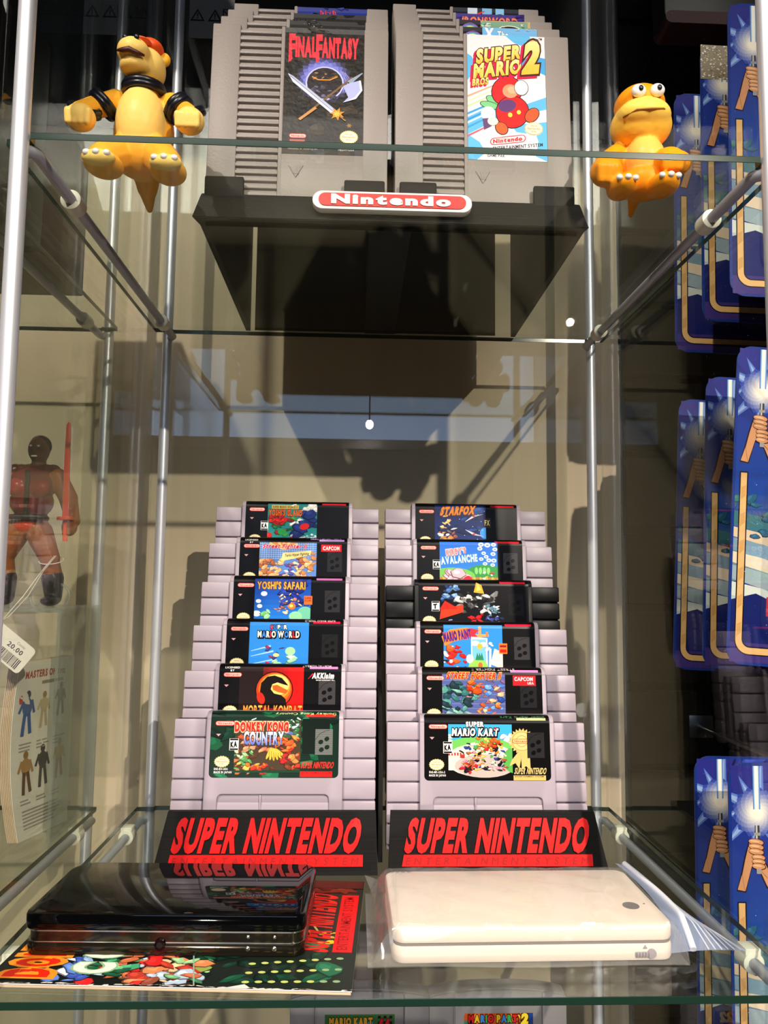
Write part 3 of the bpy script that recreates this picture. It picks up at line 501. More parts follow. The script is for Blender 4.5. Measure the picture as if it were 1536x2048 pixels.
def mkart(a):
    a.clip(16, 0, 58.5, 42); a.rect(16, 7, 58.5, 38, (236, 226, 210)); a.rect(16, 27, 58.5, 38.5, (60, 170, 220)); a.blobs(16, 26, 58, 32, 10, [(236, 244, 246), (200, 230, 240)], 2, 4); a.ell(36, 18, 27, 12, (110, 190, 90)); a.ell(38, 14, 24, 11.5, (226, 216, 200)); a.ell(40, 10, 20, 8, (190, 176, 168)); a.ell(60, 14, 8, 9, (90, 170, 80)); a.nx()
    for k in range(5): a.rect(16+k*1.9, 17, 16+k*1.9+1, 19, (206, 40, 40), False)
    a.blobs(24, 7, 54, 25, 130, [(206, 40, 40), (40, 60, 130), (230, 120, 40), (70, 150, 80), (226, 130, 160), (240, 220, 190), (30, 26, 30), (236, 190, 60), (20, 18, 20), (150, 90, 50)], .8, 2.6); a.blobs(36, 22, 46, 29, 12, [(214, 120, 40), (170, 90, 40), (240, 190, 90)], 1.2, 3); a.blobs(44, 23, 52, 30, 8, [(222, 90, 40), (206, 60, 30)], 1.6, 3); a.clip(); a.blobs(24, 5, 34, 12, 12, [(206, 36, 36), (226, 80, 40), (40, 30, 30)], 1, 2.6)
    a.text('SUPER', 34, 37, 3, 12, WH, .06, 0, 0, BLK, .1); a.text('MARIO KART', 34, 30.8, 4.6, 31, WH, .06, .08, 0, BLK, .09, drop=(.4, -.5, BLK)); a.ell(47.5, 35.5, .8, .8, (222, 40, 40))
    G, G2 = (216, 184, 110), (176, 140, 76); a.poly([(58, 14), (66, 24), (63, 8), (60.5, 12), (56.5, 10)], G); a.poly([(64, 24), (70, 24), (70.5, 7), (67.4, 10), (64.6, 7.4)], G); a.star(65, 27, 9, 7.2, 22, G); a.ell(65, 27, 6.6, 6.6, G2); a.ell(65, 27, 6.2, 6.2, (226, 198, 130)); a.ell(65, 27, 4, 4, G2); a.ell(65, 27, 3.6, 3.6, (226, 198, 130)); pill_logo(a, 58.6, 25.4, 71.4, 28.6, (236, 206, 140), (196, 80, 40))
    a.text('SUPER NINTENDO', 70, 4.6, 4, 21, (216, 190, 120), .03, .22); a.rect(59, .2, 80.5, 3.6, (206, 178, 104)); a.text('ENTERTAINMENT SYSTEM', 69.5, 2.4, .9, 19, (60, 46, 20), .02); a.text('SNS-MK-USA-2', 3.2, 5, 1.4, 10.5, WH, .02, align='l'); a.text('MADE IN JAPAN', 3.2, 2.8, 1.4, 11, WH, .02, align='l')
# ================================================================== sixteen-bit cartridges
def snes_shell():
    b = bnew(); mm = .001
    # wings with five cross grooves, set back from the middle
    for s in (-1, 1):
        x0, x1 = sorted((s*44*mm, s*68.2*mm)); box(b, x0, x1-.0006 if s > 0 else x1, .0064, .0160, 0, .0825, .0008)
        z = .0835
        for h in (12.6, 13.4, 13.4, 13.4, 13.4, 13.4):
            box(b, x0, x1, .0036, .0166, max(z-h*mm, 0), z-.0010, .0009); z -= h*mm
    # middle block, rounded over the top front edge
    pr = [(.0022, 0), (.0022, .080)]+[(.0052-.0052*math.cos(R(a)), .0826+.0052*math.sin(R(a))) for a in range(0, 91, 15)]+[(.0155, .0878), (.017, .0862), (.017, 0)]
    prism(b, pr, 'x', -46*mm, 46*mm, .0007)
    # face plate with the open slot at its foot
    pl = rrect(-46*mm, 46*mm, 0, .0832, .0005, 2); slot = [(-37*mm, 0)]+[(-37*mm+.003-.003*math.cos(R(a)), .0315+.003*math.sin(R(a))) for a in range(0, 91, 30)]+[(37*mm-.003+.003*math.sin(R(a)), .0315+.003*math.cos(R(a))) for a in range(0, 91, 30)]+[(37*mm, 0)]
    prism(b, [(-46*mm, 0), (-46*mm, .0826), (46*mm, .0826), (46*mm, 0)]+slot[::-1], 'y', 0, .0026, .0006)
    box(b, -9*mm, -8*mm, .0004, .003, 0, .0340)
    prism(b, [(.0008, 0), (.0022, 0), (.0022, .0290), (.0016, .0270)], 'x', -37*mm, 37*mm)
    me = bpy.data.meshes.new('shell'); b.to_mesh(me); b.free(); me.materials.append(MT['snes']); me.shade_smooth(); me.set_sharp_from_angle(angle=R(35)); return me
def snes_map(u, v, l):      # 84 x 48 mm sheet: 0..39 on the face, then over the rounded top edge
    x = (u-42)*.001024; z0 = .0826-.0376
    if v <= 39.5: return (x, -l, z0+v*.000952)
    an = (v-39.5)/5.2
    if an < math.pi/2: r = .0052+l; return (x, .0052-r*math.cos(an), .0826+r*math.sin(an))
    return (x, .0052+(an-math.pi/2)*.0052, .0878+l)
BANDS = [39.5]+[39.5+5.2*math.pi/2*k/5 for k in range(1, 6)]
SNES = snes_shell(); SNES_D = SNES.copy(); SNES_D.materials.clear(); SNES_D.materials.append(MT['dark'])
LEAN = R(6); K = 1.067; EYE = Vector((-.0219, -.3869, .2003)); ZB0 = EYE.z*(1-1/K)
def kk(p): return EYE+(Vector(p)-EYE)*K
def snes_cart(x, y, ztop, art, label, group, black=False):
    t = thing('game_cartridge', label, 'cartridge', kk((x, y-.088*math.sin(LEAN), ztop-.088*math.cos(LEAN))), (-LEAN, 0, 0), group); t.scale = (K, K, K)
    o = bpy.data.objects.new('shell', SNES_D if black else SNES); COL.objects.link(o); o.parent = t
    art.build('label_sticker', MT['lab'], snes_map, t, BANDS); return t
YT = [.142+.0219*i for i in range(6)]
ZL = [.1113, .1409, .1716, .2036, .2348, .2663]; ZR = [.1097, .1395, .1709, .2025, .2352, .2666]
GL, GR = 'lilac grey cartridges stepped up the left stand', 'cartridges stepped up the right stand'
a = Art(84, 48, (12, 40, 28), 21, rs=(3, 3, 4, 4)); dkc(a); snes_side(a, (226, 34, 30), 'KA', box4=(112, 116, 112), ink=(20, 36, 28), side=('Donkey Kong Country', 40, 62, (206, 220, 150)))
aL = [a]
a = Art(84, 48, BLK, 22, rs=(3, 3, 4, 4)); mkombat(a); snes_side(a, (226, 130, 190), None, True, box4=(64, 62, 64), side=('MORTAL KOMBAT', 20)); a.text('AKKlaim', 71.5, 34.6, 3.6, 15, WH, .07, .15); a.text('entertainment inc.', 73, 32.8, 1.1, 13, WH, .02); a.taper((61, 34), (64.5, 38), .3, 1, (206, 40, 60)); aL.append(a)
a = Art(84, 48, BLK, 23, rs=(3, 3, 4, 4)); mworld(a); snes_side(a, (222, 24, 60), box4=(30, 29, 30), side=('SUPER MARIO WORLD', 22)); aL.append(a)
a = Art(84, 48, BLK, 24, rs=(3, 3, 4, 4)); safari(a); snes_side(a, (190, 110, 170), box4=(46, 44, 46)); aL.append(a)
a = Art(84, 48, BLK, 25, rs=(3, 3, 4, 4)); sf2hf(a, 15.5, 60, False); snes_side(a, (180, 140, 200), None, True, box4=(40, 38, 40), pub='CAPCOM', side=('STREET FIGHTER II TURBO', 24, 67, (180, 150, 200))); aL.append(a)
a = Art(84, 48, BLK, 26, rs=(3, 3, 4, 4)); yoshi(a); snes_side(a, (222, 30, 50), 'KA', box4=(12, 11, 12)); aL.append(a)
a = Art(84, 48, BLK, 31, rs=(3, 3, 4, 4)); mkart(a); snes_side(a, (222, 196, 140), 'KA', box4=(40, 39, 40), side=('Super Mario Kart', 30, 66, (60, 120, 80))); aR = [a]
a = Art(84, 48, BLK, 32, rs=(3, 3, 4, 4)); sf2hf(a, 14, 58, True); snes_side(a, (226, 130, 190), None, False, box4=(34, 33, 36), pub='CAPCOM USA', side=('STREET FIGHTER II', 30, 50)); aR.append(a)
a = Art(84, 48, BLK, 33, rs=(3, 3, 4, 4)); mpaint(a); snes_side(a, (214, 30, 60), box4=(58, 56, 58)); aR.append(a)
a = Art(84, 48, BLK, 34, rs=(3, 3, 4, 4)); kinstinct(a); snes_side(a, (222, 30, 50), 'T', box4=(22, 21, 22)); aR.append(a)
a = Art(84, 48, BLK, 35, rs=(3, 3, 4, 4)); kirby(a); snes_side(a, (222, 30, 44), 'KA', box4=(60, 58, 60)); aR.append(a)
a = Art(84, 48, BLK, 36, rs=(3, 3, 4, 4)); starfox(a); snes_side(a, (222, 30, 44), box4=(12, 11, 12)); aR.append(a)
LL = ['lilac grey cartridge with green jungle label at the front of the left stack', 'lilac grey cartridge with a dragon disc on red and black, second in the left stack', 'lilac grey cartridge with plain sky blue label in the left stack',
 'lilac grey cartridge with blue sky, meadow and clouds label in the left stack', 'lilac grey cartridge with bare-chested fighters label in the left stack', 'lilac grey cartridge with teal and red label, top of the left stack']
LR = ['lilac grey cartridge with gold award ribbon label at the front of the right stack', 'lilac grey cartridge with alley brawl label and red badge, second in the right stack', 'lilac grey cartridge with painter easel label in the right stack',
 'black cartridge with silver and red label, the only black one in the right stack', 'lilac grey cartridge with white bubbles over green hills label in the right stack', 'lilac grey cartridge with orange title on dark space label, top of the right stack']
for i in range(6):
    snes_cart(-.0738+.0007*i, YT[i], ZL[i], aL[i], LL[i], GL); snes_cart(.0700+.0003*i, YT[i], ZR[i], aR[i], LR[i], GR, i == 3)
# stepped stands with raised red lettering
def snes_stand(cx, zs, label, slant):
    L0 = (cx, .19, 0); t = thing('cartridge_stand', label, 'stand', kk(L0)); t.scale = (K, K, K); b = bnew(); c = Vector((cx, 0, 0))
    x0, x1 = cx+(-.0748 if slant < 0 else -.0686), cx+(.0686 if slant < 0 else .0748); xt0, xt1 = cx-.0672, cx+.0672
    P = [(x0, .1189, ZB0), (x1, .1189, ZB0), (xt1, .1262, .050), (xt0, .1262, .050)]; Q = [(x0, .1235, ZB0), (x1, .1235, ZB0), (xt1, .1302, .050), (xt0, .1302, .050)]
    v = [b.verts.new(p) for p in P]+[b.verts.new(p) for p in Q]
    for f in ((0, 1, 2, 3), (7, 6, 5, 4), (0, 4, 5, 1), (1, 5, 6, 2), (2, 6, 7, 3), (3, 7, 4, 0)): b.faces.new([v[k] for k in f])
    obj('front_panel', b, MT['stand'], t, 30, L0)
    b = bnew(); box(b, x0+.004, x1-.004, .121, .272, ZB0, ZB0+.004)
    for i in range(6):
        zb = zs[i]-.088*math.cos(LEAN); yb = YT[i]-.088*math.sin(LEAN)
        prism(b, [(yb-.0015, ZB0+.001), (yb-.0015, zb-.0003), (yb+.0172, zb-.0022), (yb+.0172, ZB0+.001)], 'x', cx-.060, cx+.060)
        if i: box(b, cx-.0608, cx+.0608, yb-.0035, yb-.0012, zb-.010, zb+.010)
    obj('steps', b, MT['stand'], t, 30, L0)
    # lettering on the sloping panel
    th = math.atan2(.0097, .050); n = Vector((0, -math.cos(th), math.sin(th))); u2 = Vector((0, math.sin(th), math.cos(th)))
    def raised(tris, ox, oz, dep):
        bb = bnew()
        for tr in tris:
            f = [bb.verts.new(Vector((cx+ox+p[0]*.001, .1165, 0))+u2*(oz+p[1]*.001)+n*.0001) for p in tr]
            bb.faces.new(f)
        bmesh.ops.remove_doubles(bb, verts=bb.verts[:], dist=1e-6)
        r = bmesh.ops.extrude_face_region(bb, geom=bb.faces[:]); bmesh.ops.translate(bb, verts=[g for g in r['geom'] if isinstance(g, bmesh.types.BMVert)], vec=n*dep)
        bmesh.ops.recalc_face_normals(bb, faces=bb.faces[:]); return bb
    tr, W = text_tris('SUPER NINTENDO', 18.2, 119, .055, .22, .075); o = obj('raised_lettering', raised(tr, -.0615+(-.0015 if slant < 0 else .0035), .0275, .0012), MT['red'], t, 0, L0); o['label'] = 'raised red lettering'
    bar = [[(0, 0), (124, 0), (124, 7)], [(0, 0), (124, 7), (1.3, 7)]]; bb = raised(bar, -.0635+(-.0015 if slant < 0 else .0035), .0181, .0010); o = obj('raised_bar', bb, MT['red'], t, 0, L0); o['label'] = 'red bar under the lettering'
    tr, W = text_tris('ENTERTAINMENT SYSTEM', 4.2, 118, .0, .2, .45); obj('bar_lettering', raised(tr, -.061+(-.0015 if slant < 0 else .0035), .0194, .0013), mat_dr, o, 0, L0)
mat_dr = mat('bar_letter_red', (168, 14, 10), .45)
snes_stand(-.0728, ZL, 'black stepped cartridge stand with raised red lettering, left of the pair', -1)
snes_stand(.0712, ZR, 'black stepped cartridge stand with raised red lettering, right of the pair', 1)
b = bnew(); prism(b, [(.132, .016), (.140, .085), (.255, .196), (.272, .196), (.272, .016)], 'x', -.0037, -.0008)
st = [o for o in bpy.data.objects if o.name.startswith('cartridge_stand')][0]; obj('divider', b, MT['stand'], st, 30, (-.0728, .19, 0))
# ================================================================== eight-bit cartridges on the upper shelf
def nes_shell():
    b = bnew(); mm = .001
    box(b, -60*mm, 60*mm, .0022, .0165, 0, .1315, .0012)
    box(b, -60*mm, -41*mm, 0, .004, .002, .133, .0008)              # flat left rail
    box(b, -60*mm, -41*mm, .010, .0165, .12, .1338, .0005)
    n = 25; p = 131/n
    for k in range(n): prism(b, [(.0032, k*p*mm), (.0006, (k*p+1.2)*mm), (.0006, (k*p+3.4)*mm), (.0032, (k*p+p-.4)*mm)], 'x', -41.6*mm, -13.2*mm, .0003)
    box(b, -13.2*mm, -10.6*mm, 0, .004, 0, .1325, .0006)
    box(b, 43.4*mm, 60*mm, 0, .004, .002, .1325, .0008); box(b, 56*mm, 59.8*mm, .003, .0165, .125, .1336, .0004)
    box(b, -11*mm, 44*mm, .0002, .004, 0, .0370, .0005); box(b, -11*mm, 44*mm, .0006, .004, .0370, .131, .0003)
    box(b, -12*mm, 45*mm, .0005, .0165, .1295, .1325, .0008)
    prism(b, [(-6*mm, .0285), (4*mm, .0285), (-1*mm, .0195)], 'y', -.0003, .0006, .0002)
    for k in range(4): prism(b, [(-4.8*mm+k*1.9*mm, .0275), (-3.9*mm+k*1.9*mm, .0275), (-1.9*mm+k*.9*mm, .0222), (-2.3*mm+k*.9*mm, .0222)], 'y', -.0006, .0002)
    me = bpy.data.meshes.new('shell'); b.to_mesh(me); b.free(); me.materials.append(MT['nes']); me.shade_smooth(); me.set_sharp_from_angle(angle=R(35)); return me
NES = nes_shell(); LN = R(4)
def nes_map(u, v, l):   # 54 x 104 mm: 98 on the face, then over the top edge
    x = -.0106+u*.001
    if v <= 98: return (x, .0006-l, .0373+v*.000929)
    if v <= 101.5: return (x, .0003-l, .1283+(v-98)*.001)
    return (x, (v-101.5)*.001, .1325+l)
def nes_cart(cx, i, art, label, group, m='lab'):
    t = thing('game_cartridge', label, 'cartridge', (cx, .0975+.0225*i, .4462+.0230*i), (-LN, 0, 0), group)
    o = bpy.data.objects.new('shell', NES); COL.objects.link(o); o.parent = t
    art.build('label_sticker', MT[m], nes_map, t, [98, 101.5]); return t
def ff():
    a = Art(54, 106, (34, 28, 22), 51); a.blobs(0, 0, 54, 100, 40, [(44, 36, 28), (26, 22, 18), (54, 46, 36)], 4, 9)
    for k, c in enumerate(((54, 50, 70), (76, 76, 130), (104, 108, 190), (126, 130, 214))): a.star(27, 60, 20-k*1.8, 17-k*1.6, 16, c, k*9)
    a.ell(27.5, 57, 13, 13.6, (196, 196, 240)); a.ell(27.5, 57, 12, 12.6, (40, 34, 36)); a.blobs(19, 46, 36, 54, 9, [(96, 92, 120), (70, 64, 80), (130, 128, 160)], 1.6, 3.6); a.blobs(20, 60, 35, 66, 14, [(110, 84, 40), (70, 56, 34), (160, 120, 60)], .8, 2.2); a.line([(19, 62), (23, 59.6), (31, 59.6), (36, 62.4)], .9, (214, 140, 60))
    for k in range(3): a.line([(38+k*1.6, 68-k), (42+k*1.4, 60), (40+k*1.4, 50)], .5, (150, 150, 210))
    a.line([(11, 27), (46, 62)], 1.5, (120, 92, 60)); a.taper((11, 27), (22, 37), 2, 2, (196, 140, 80)); a.taper((44, 58), (53, 66), 3.4, .8, (146, 160, 176)); a.poly([(40, 55), (45, 58), (52, 60), (53.2, 52), (49, 45), (40, 41.6), (43.6, 46)], (176, 182, 226)); a.poly([(50.6, 60), (52, 60), (53.2, 52), (49, 45), (40, 41.6), (48, 46.4), (51.6, 52)], (214, 216, 240))
    a.cvx([(2.4, 64), (6, 62), (36, 35), (33, 32), (6, 57)], (178, 186, 214)); a.cvx([(2.4, 64), (35, 34), (33, 32), (6, 57)], (214, 218, 236)); a.line([(4, 62), (34, 34)], .5, (110, 118, 150)); a.star(36.4, 32.4, 5.4, 2.6, 7, (206, 140, 40), 20); a.star(36, 32.4, 3, 1.4, 7, (240, 190, 80)); a.line([(38, 30.6), (42, 27)], 1, (150, 110, 60)); a.star(44.6, 23.6, 2, 1, 6, (140, 110, 40))
    for x, n_, w_ in ((3, 'F', 4.4), (21.5, 'F', 4.4)): a.text('F', x, 75.6, 20, w_, (232, 54, 66), .05, 0, align='l'); a.poly([(x+.1, 74), (x+2.2, 76), (x+2.2, 82), (x+.1, 82)], (232, 54, 66)); a.poly([(x-.6, 73), (x+.6, 74.4), (x+2.2, 77), (x+.4, 78)], (232, 54, 66))
    a.rect(4.9, 78, 8, 84, (34, 28, 22)); a.rect(23.4, 78, 26.5, 84, (34, 28, 22))
    a.text('INAL', 7.4, 79, 14.4, 14.4, (232, 54, 66), .07, 0, align='l', gap=.05); a.text('ANTASY', 25.6, 79, 14.4, 24.6, (232, 54, 66), .07, 0, align='l', gap=.05)
    pill_logo(a, 4.5, 12.5, 16, 16, (226, 190, 180), (190, 60, 56)); a.rect(5, 9.6, 15, 11.4, (176, 80, 70)); seal(a, 44.5, 14.4, 6.4, 5.4, 26, (226, 206, 120), (244, 236, 196))
    a.text('NES-FF-USA', 43, 3.4, 2, 10.5, (190, 182, 170), .02); a.text('Nintendo of America Inc.', 14, 3.4, 1.8, 20, (150, 140, 128), .01); return a
def sky2():
    a = Art(54, 106, (226, 222, 224), 52); B1, B2 = (92, 178, 226), (70, 160, 218)
    a.poly([(0, 86), (3, 84), (5, 78), (4, 70), (0, 64)], B1); a.poly([(26, 102), (33, 96), (38, 94), (44, 100), (42, 106), (26, 106)], B1); a.poly([(36, 80), (44, 86), (54, 84), (54, 70), (46, 74), (38, 72)], B2); a.poly([(0, 36), (12, 44), (30, 46), (36, 44), (54, 52), (54, 42), (44, 39), (30, 33), (16, 30), (0, 20)], B1); a.poly([(44, 30), (54, 32), (54, 0), (46, 4), (48, 16)], B1); a.poly([(0, 20), (8, 14), (12, 6), (6, 0), (0, 0)], B1); a.poly([(30, 28), (40, 30), (46, 27), (40, 22), (33, 23)], B1)
    for k, (c, y) in enumerate((((240, 160, 120), 50), ((246, 226, 170), 46), ((190, 220, 150), 42), ((60, 150, 210), 36), ((246, 240, 236), 34), ((50, 140, 206), 31), ((200, 236, 226), 28.6), ((60, 150, 210), 25), ((222, 90, 110), 18))): a.cvx([(0, y), (0, y+1.7), (20-k*.3, y+12), (20-k*.3, y+11)], c)
    # a big radish with leaves in place of the picture
    for k, (x, y, rx, ry, rot) in enumerate(((19, 47, 7, 3, 145), (15, 44, 6.4, 2.6, 165), (23, 49, 6.4, 2.8, 110))): a.ell(x, y, rx+.5, ry+.5, (30, 60, 40), rot); a.ell(x, y, rx, ry, (120, 196, 130), rot)
    a.ell(27, 56, 10.6, 12.6, (30, 14, 16), -18); a.ell(27, 56, 10, 12, (222, 30, 34), -18); a.ell(30.6, 39, 11.6, 13.4, (30, 14, 16), -10); a.ell(30.6, 39, 11, 12.8, (224, 24, 20), -10); a.ell(27, 44, 6.4, 5, (92, 54, 110), 20); a.ell(29.4, 56, 5.4, 5.6, (236, 150, 110), 0); a.ell(31, 57, 3.6, 3, (244, 176, 136)); a.ell(37, 59, 5, 6.4, (30, 24, 24)); a.ell(37, 59, 4.6, 6, (240, 232, 226)); a.ell(44, 37, 4.6, 6.6, (40, 18, 12), -32); a.ell(44, 37, 4.1, 6.1, (196, 84, 40), -32); a.ell(23, 25.6, 4.4, 5.4, (40, 18, 12), 24); a.ell(23, 25.6, 3.9, 4.9, (206, 92, 42), 24); a.ell(14, 37, 5, 6, (240, 232, 226)); a.cvx([(10, 33), (11, 24), (16, 27), (20, 34)], (96, 66, 110)); a.ell(17, 31, 3.6, 3.4, (214, 224, 206)); a.ell(29, 36.6, 1.5, 1.9, (244, 210, 80)); a.ell(35, 39, 1.4, 1.8, (244, 210, 80))
    Y, Y2, RD, K = (246, 186, 60), (250, 226, 150), (206, 24, 70), (70, 30, 20)
    sh = lambda x, y: (x, y+(x-4)*.17)
    a.text('SUPER', 6.5, 78, 10.5, 31, Y, .06, .06, 0, K, .05, 'l', .07, sh, Y2, (-1.8, -1.6, RD)); a.text('MARIO', 4.5, 66, 10.5, 33, Y, .06, .06, 0, K, .05, 'l', .07, sh, Y2, (-1.8, -1.6, RD)); a.text('BROS', 3.4, 59.6, 5, 11, Y, .05, .06, 0, K, .04, 'l', .07, sh, Y2, (-1.2, -1.2, RD)); a.text('2', 39, 72.4, 23, 12, Y, .07, .12, 0, K, .05, 'l', .07, lambda x, y: (x, y+(x-40)*.12), Y2, (-2, -1.8, RD)); a.text('TM', 51, 99, 1.6, 2.4, (40, 40, 44))
    seal(a, 45, 26, 6.6, 5.6, 30, (222, 200, 140), (240, 230, 196))
    s2 = lambda x, y: (x, y+(x-15)*.16)
    a.poly([s2(*p) for p in rrect(15, 39.5, 11.4, 17.4, 2.9)], (220, 50, 56)); a.poly([s2(*p) for p in rrect(15.7, 38.8, 12.1, 16.7, 2.2)], (244, 226, 222)); a.text('Nintendo', 27.2, 13, 2.9, 20, (222, 40, 48), .06, 0, 0, f=s2); a.text('ENTERTAINMENT SYSTEM', 17, 7.6, 2.6, 34, (36, 32, 34), .03, 0, 0, align='l', f=lambda x, y: (x, y+(x-15)*.13)); a.text('GAME PAK', 13, 2.6, 2, 12, (40, 40, 44), .02, align='l'); return a
def plain(seed, base, pal, words, col, side=None):
    a = Art(54, 106, base, seed); a.blobs(0, 70, 54, 106, 24, pal, 3, 8); 
    for t, y, h, w_ in words: a.text(t, 27, y, h, w_, col, .05, 0, 0, (20, 16, 18), .04)
    return a
a4 = plain(61, (28, 26, 26), [(34, 32, 30), (24, 22, 22)], [], WH); a4.blobs(2, 92, 30, 104, 12, [(196, 190, 182), (120, 116, 110)], .3, .8)
a5 = plain(62, (24, 23, 22), [(30, 28, 26), (20, 19, 19)], [], WH)
a6 = plain(63, (24, 40, 130), [(28, 48, 150), (20, 32, 110), (36, 60, 160)], [], WH); a6.rect(15, 91.8, 32, 93, (226, 232, 240)); 
for k, xx in enumerate((17, 21.6, 26.4)):      # three brush-written signs
    for q in range(6): a6.line([(xx+a6.rnd.uniform(0, 4), 92.4+a6.rnd.uniform(0, 7)), (xx+a6.rnd.uniform(0, 4), 92.4+a6.rnd.uniform(0, 7))], .7, (222, 60, 60))
r2 = Art(54, 106, (110, 176, 224), 71); r2.rect(0, 60, 14, 106, (16, 14, 20))
for k, c in enumerate(((150, 90, 170), (90, 120, 200), (90, 180, 160), (240, 220, 90), (240, 150, 50), (220, 50, 40), (250, 230, 210))): r2.ell(7, 92, 6.6-k*.85, 6.6-k*.85, c)
r2.text('LJN', 5, 93, 2.6, 5, (250, 246, 240), .03); r2.blobs(14, 99, 54, 106, 16, [(196, 176, 130), (150, 200, 220), (210, 200, 160)], .8, 1.6); r2.text('X', 19.4, 92.5, 8, 6, (236, 240, 246), .06); r2.text('The', 29, 93.5, 5.4, 8, (240, 244, 250), .03, 0, 0, (30, 40, 70), .03)
r3 = Art(54, 106, (196, 172, 120), 72); r3.rect(17, 60, 52, 101, (120, 160, 130)); r3.blobs(17, 88, 52, 99, 20, [(90, 140, 100), (150, 190, 170), (190, 210, 190), (70, 110, 80)], 1.6, 4); r3.text('INTERACTIVE VIDEO GAMES', 34.5, 101.6, 2.4, 30, (70, 56, 34), .04); r3.ell(38, 91, 11, 7, (236, 228, 200)); r3.ell(38, 91, 10, 6.2, (30, 30, 34)); r3.ell(38, 90.4, 8, 4.8, (226, 220, 196)); r3.rect(0, 60, 16, 106, (16, 14, 20))
for k, c in enumerate(((150, 90, 170), (90, 120, 200), (90, 180, 160), (240, 220, 90), (240, 150, 50), (220, 50, 40), (250, 230, 210))): r3.ell(8, 92, 7.2-k*.9, 7.2-k*.9, c)
r3.text('LJN', 6, 93, 2.6, 5, (250, 246, 240), .03)
r4 = plain(73, (58, 36, 130), [(60, 40, 140), (50, 30, 116)], [('IRONSWORD', 92.5, 6, 44)], (240, 130, 110))
r5 = Art(54, 106, (20, 24, 40), 74); r5.rect(12, 94, 20, 106, (200, 214, 226)); r5.rect(24, 94, 32, 106, (120, 180, 220)); r5.rect(35, 94, 42, 106, (130, 190, 226)); r5.taper((20, 96), (26, 99), 2, .6, (220, 60, 60)); r5.rect(0, 92, 54, 93, (60, 44, 120))
G1, G2 = 'grey cartridges stepped up the upper left rack', 'grey cartridges stepped up the upper right rack'
for i, (art, lb, m) in enumerate(((ff(), 'grey ridged cartridge with sword and axe label at the front of the upper left row', 'labrough'), (a4, 'grey ridged cartridge with scuffed black label, just behind the sword and axe one', 'lab'), (a5, 'grey ridged cartridge with plain black label, third in the upper left row', 'lab'), (a6, 'grey ridged cartridge with dark blue label and red signs, upper left row', 'lab'))): nes_cart(-.0640+.0006*i, i, art, lb, G1, m)
for i, (art, lb) in enumerate(((sky2(), 'grey ridged cartridge with bright cloud label, front of the upper right row'), (r2, 'grey ridged cartridge with pale blue label and rainbow disc, behind the cloud label'), (r3, 'grey ridged cartridge with tan and green label, third in the upper right row'), (r4, 'grey ridged cartridge with purple label and pink title, upper right row'), (r5, 'grey ridged cartridge with dark label and pale blue bars, rearmost in the upper right row'))): nes_cart(.0610+.0004*i, i, art, lb, G2)
# the hollow rack under them
L0 = (0, .21, H+.002); t = thing('cartridge_rack', 'wide black hollow cartridge rack with red and white badge on the upper shelf', 'rack', L0); z0 = H+.002
b = bnew(); v = []
for x0, x1, y, z in ((-.1300, .1285, .0880, z0), (-.1255, .1240, .0935, z0+.019)): v += [b.verts.new((x0, y, z)), b.verts.new((x1, y, z)), b.verts.new((x1-.003, y+.012, z)), b.verts.new((x0+.003, y+.012, z))]
for f in ((0, 1, 5, 4), (1, 2, 6, 5), (2, 3, 7, 6), (3, 0, 4, 7), (4, 5, 6, 7), (3, 2, 1, 0)): b.faces.new([v[k] for k in f])
bmesh.ops.bevel(b, geom=b.edges[:], offset=.0006, segments=2, affect='EDGES'); obj('front_bar', b, MT['stand'], t, 30, L0)
prof = [(.094, z0), (.094, z0+.006), (.112, z0+.010), (.212, z0+.112), (.226, z0+.112), (.3125, z0+.112), (.3125, z0)]
for x0, x1, nm in ((-.1265, -.1225, 'side_wall'), (.1225, .1265, 'side_wall'), (-.0155, .0125, 'centre_rib')):
    b = bnew(); prism(b, prof, 'x', x0, x1); obj(nm, b, MT['stand'], t, 30, L0)
b = bnew()
for i in range(5):
    yb, zb = .0975+.0225*i, .4462+.023*i
    for xa, xb in ((-.1225, -.0060), (.0030, .1225)):
        prism(b, [(yb-.001, zb-.0165), (yb-.001, zb-.0002), (yb+.0163, zb-.0014), (yb+.0235, zb-.0014), (yb+.0235, zb-.004)], 'x', xa, xb)
        if i:
            for xx in ((xa+.002, xa+.026), (xb-.026, xb-.002)): box(b, xx[0], xx[1], yb-.0038, yb-.0010, zb-.003, zb+.014, .0006)
prism(b, [(.208, z0+.106), (.208, z0+.112), (.3125, z0+.112), (.3125, z0+.106)], 'x', -.1225, .1225)
obj('steps', b, MT['stand'], t, 30, L0)
for xa, xb in ((-.1180, -.0155), (.0125, .1070)):
    b = bnew(); box(b, xa, xb, .3085, .3105, z0, z0+.1065); obj('rear_shade_sheet', b, MT['rearshade'], t, 30, L0)  # dark sheets standing in for the rack's shadow on the wall behind
for xa, xb in ((-.1235, -.0980), (-.0325, -.0058), (.0040, .0285), (.0930, .1205)):
    b = bnew(); box(b, xa, xb, .0930, .0964, z0+.010, .4625, .0012); obj('retaining_peg', b, MT['stand'], t, 30, L0)
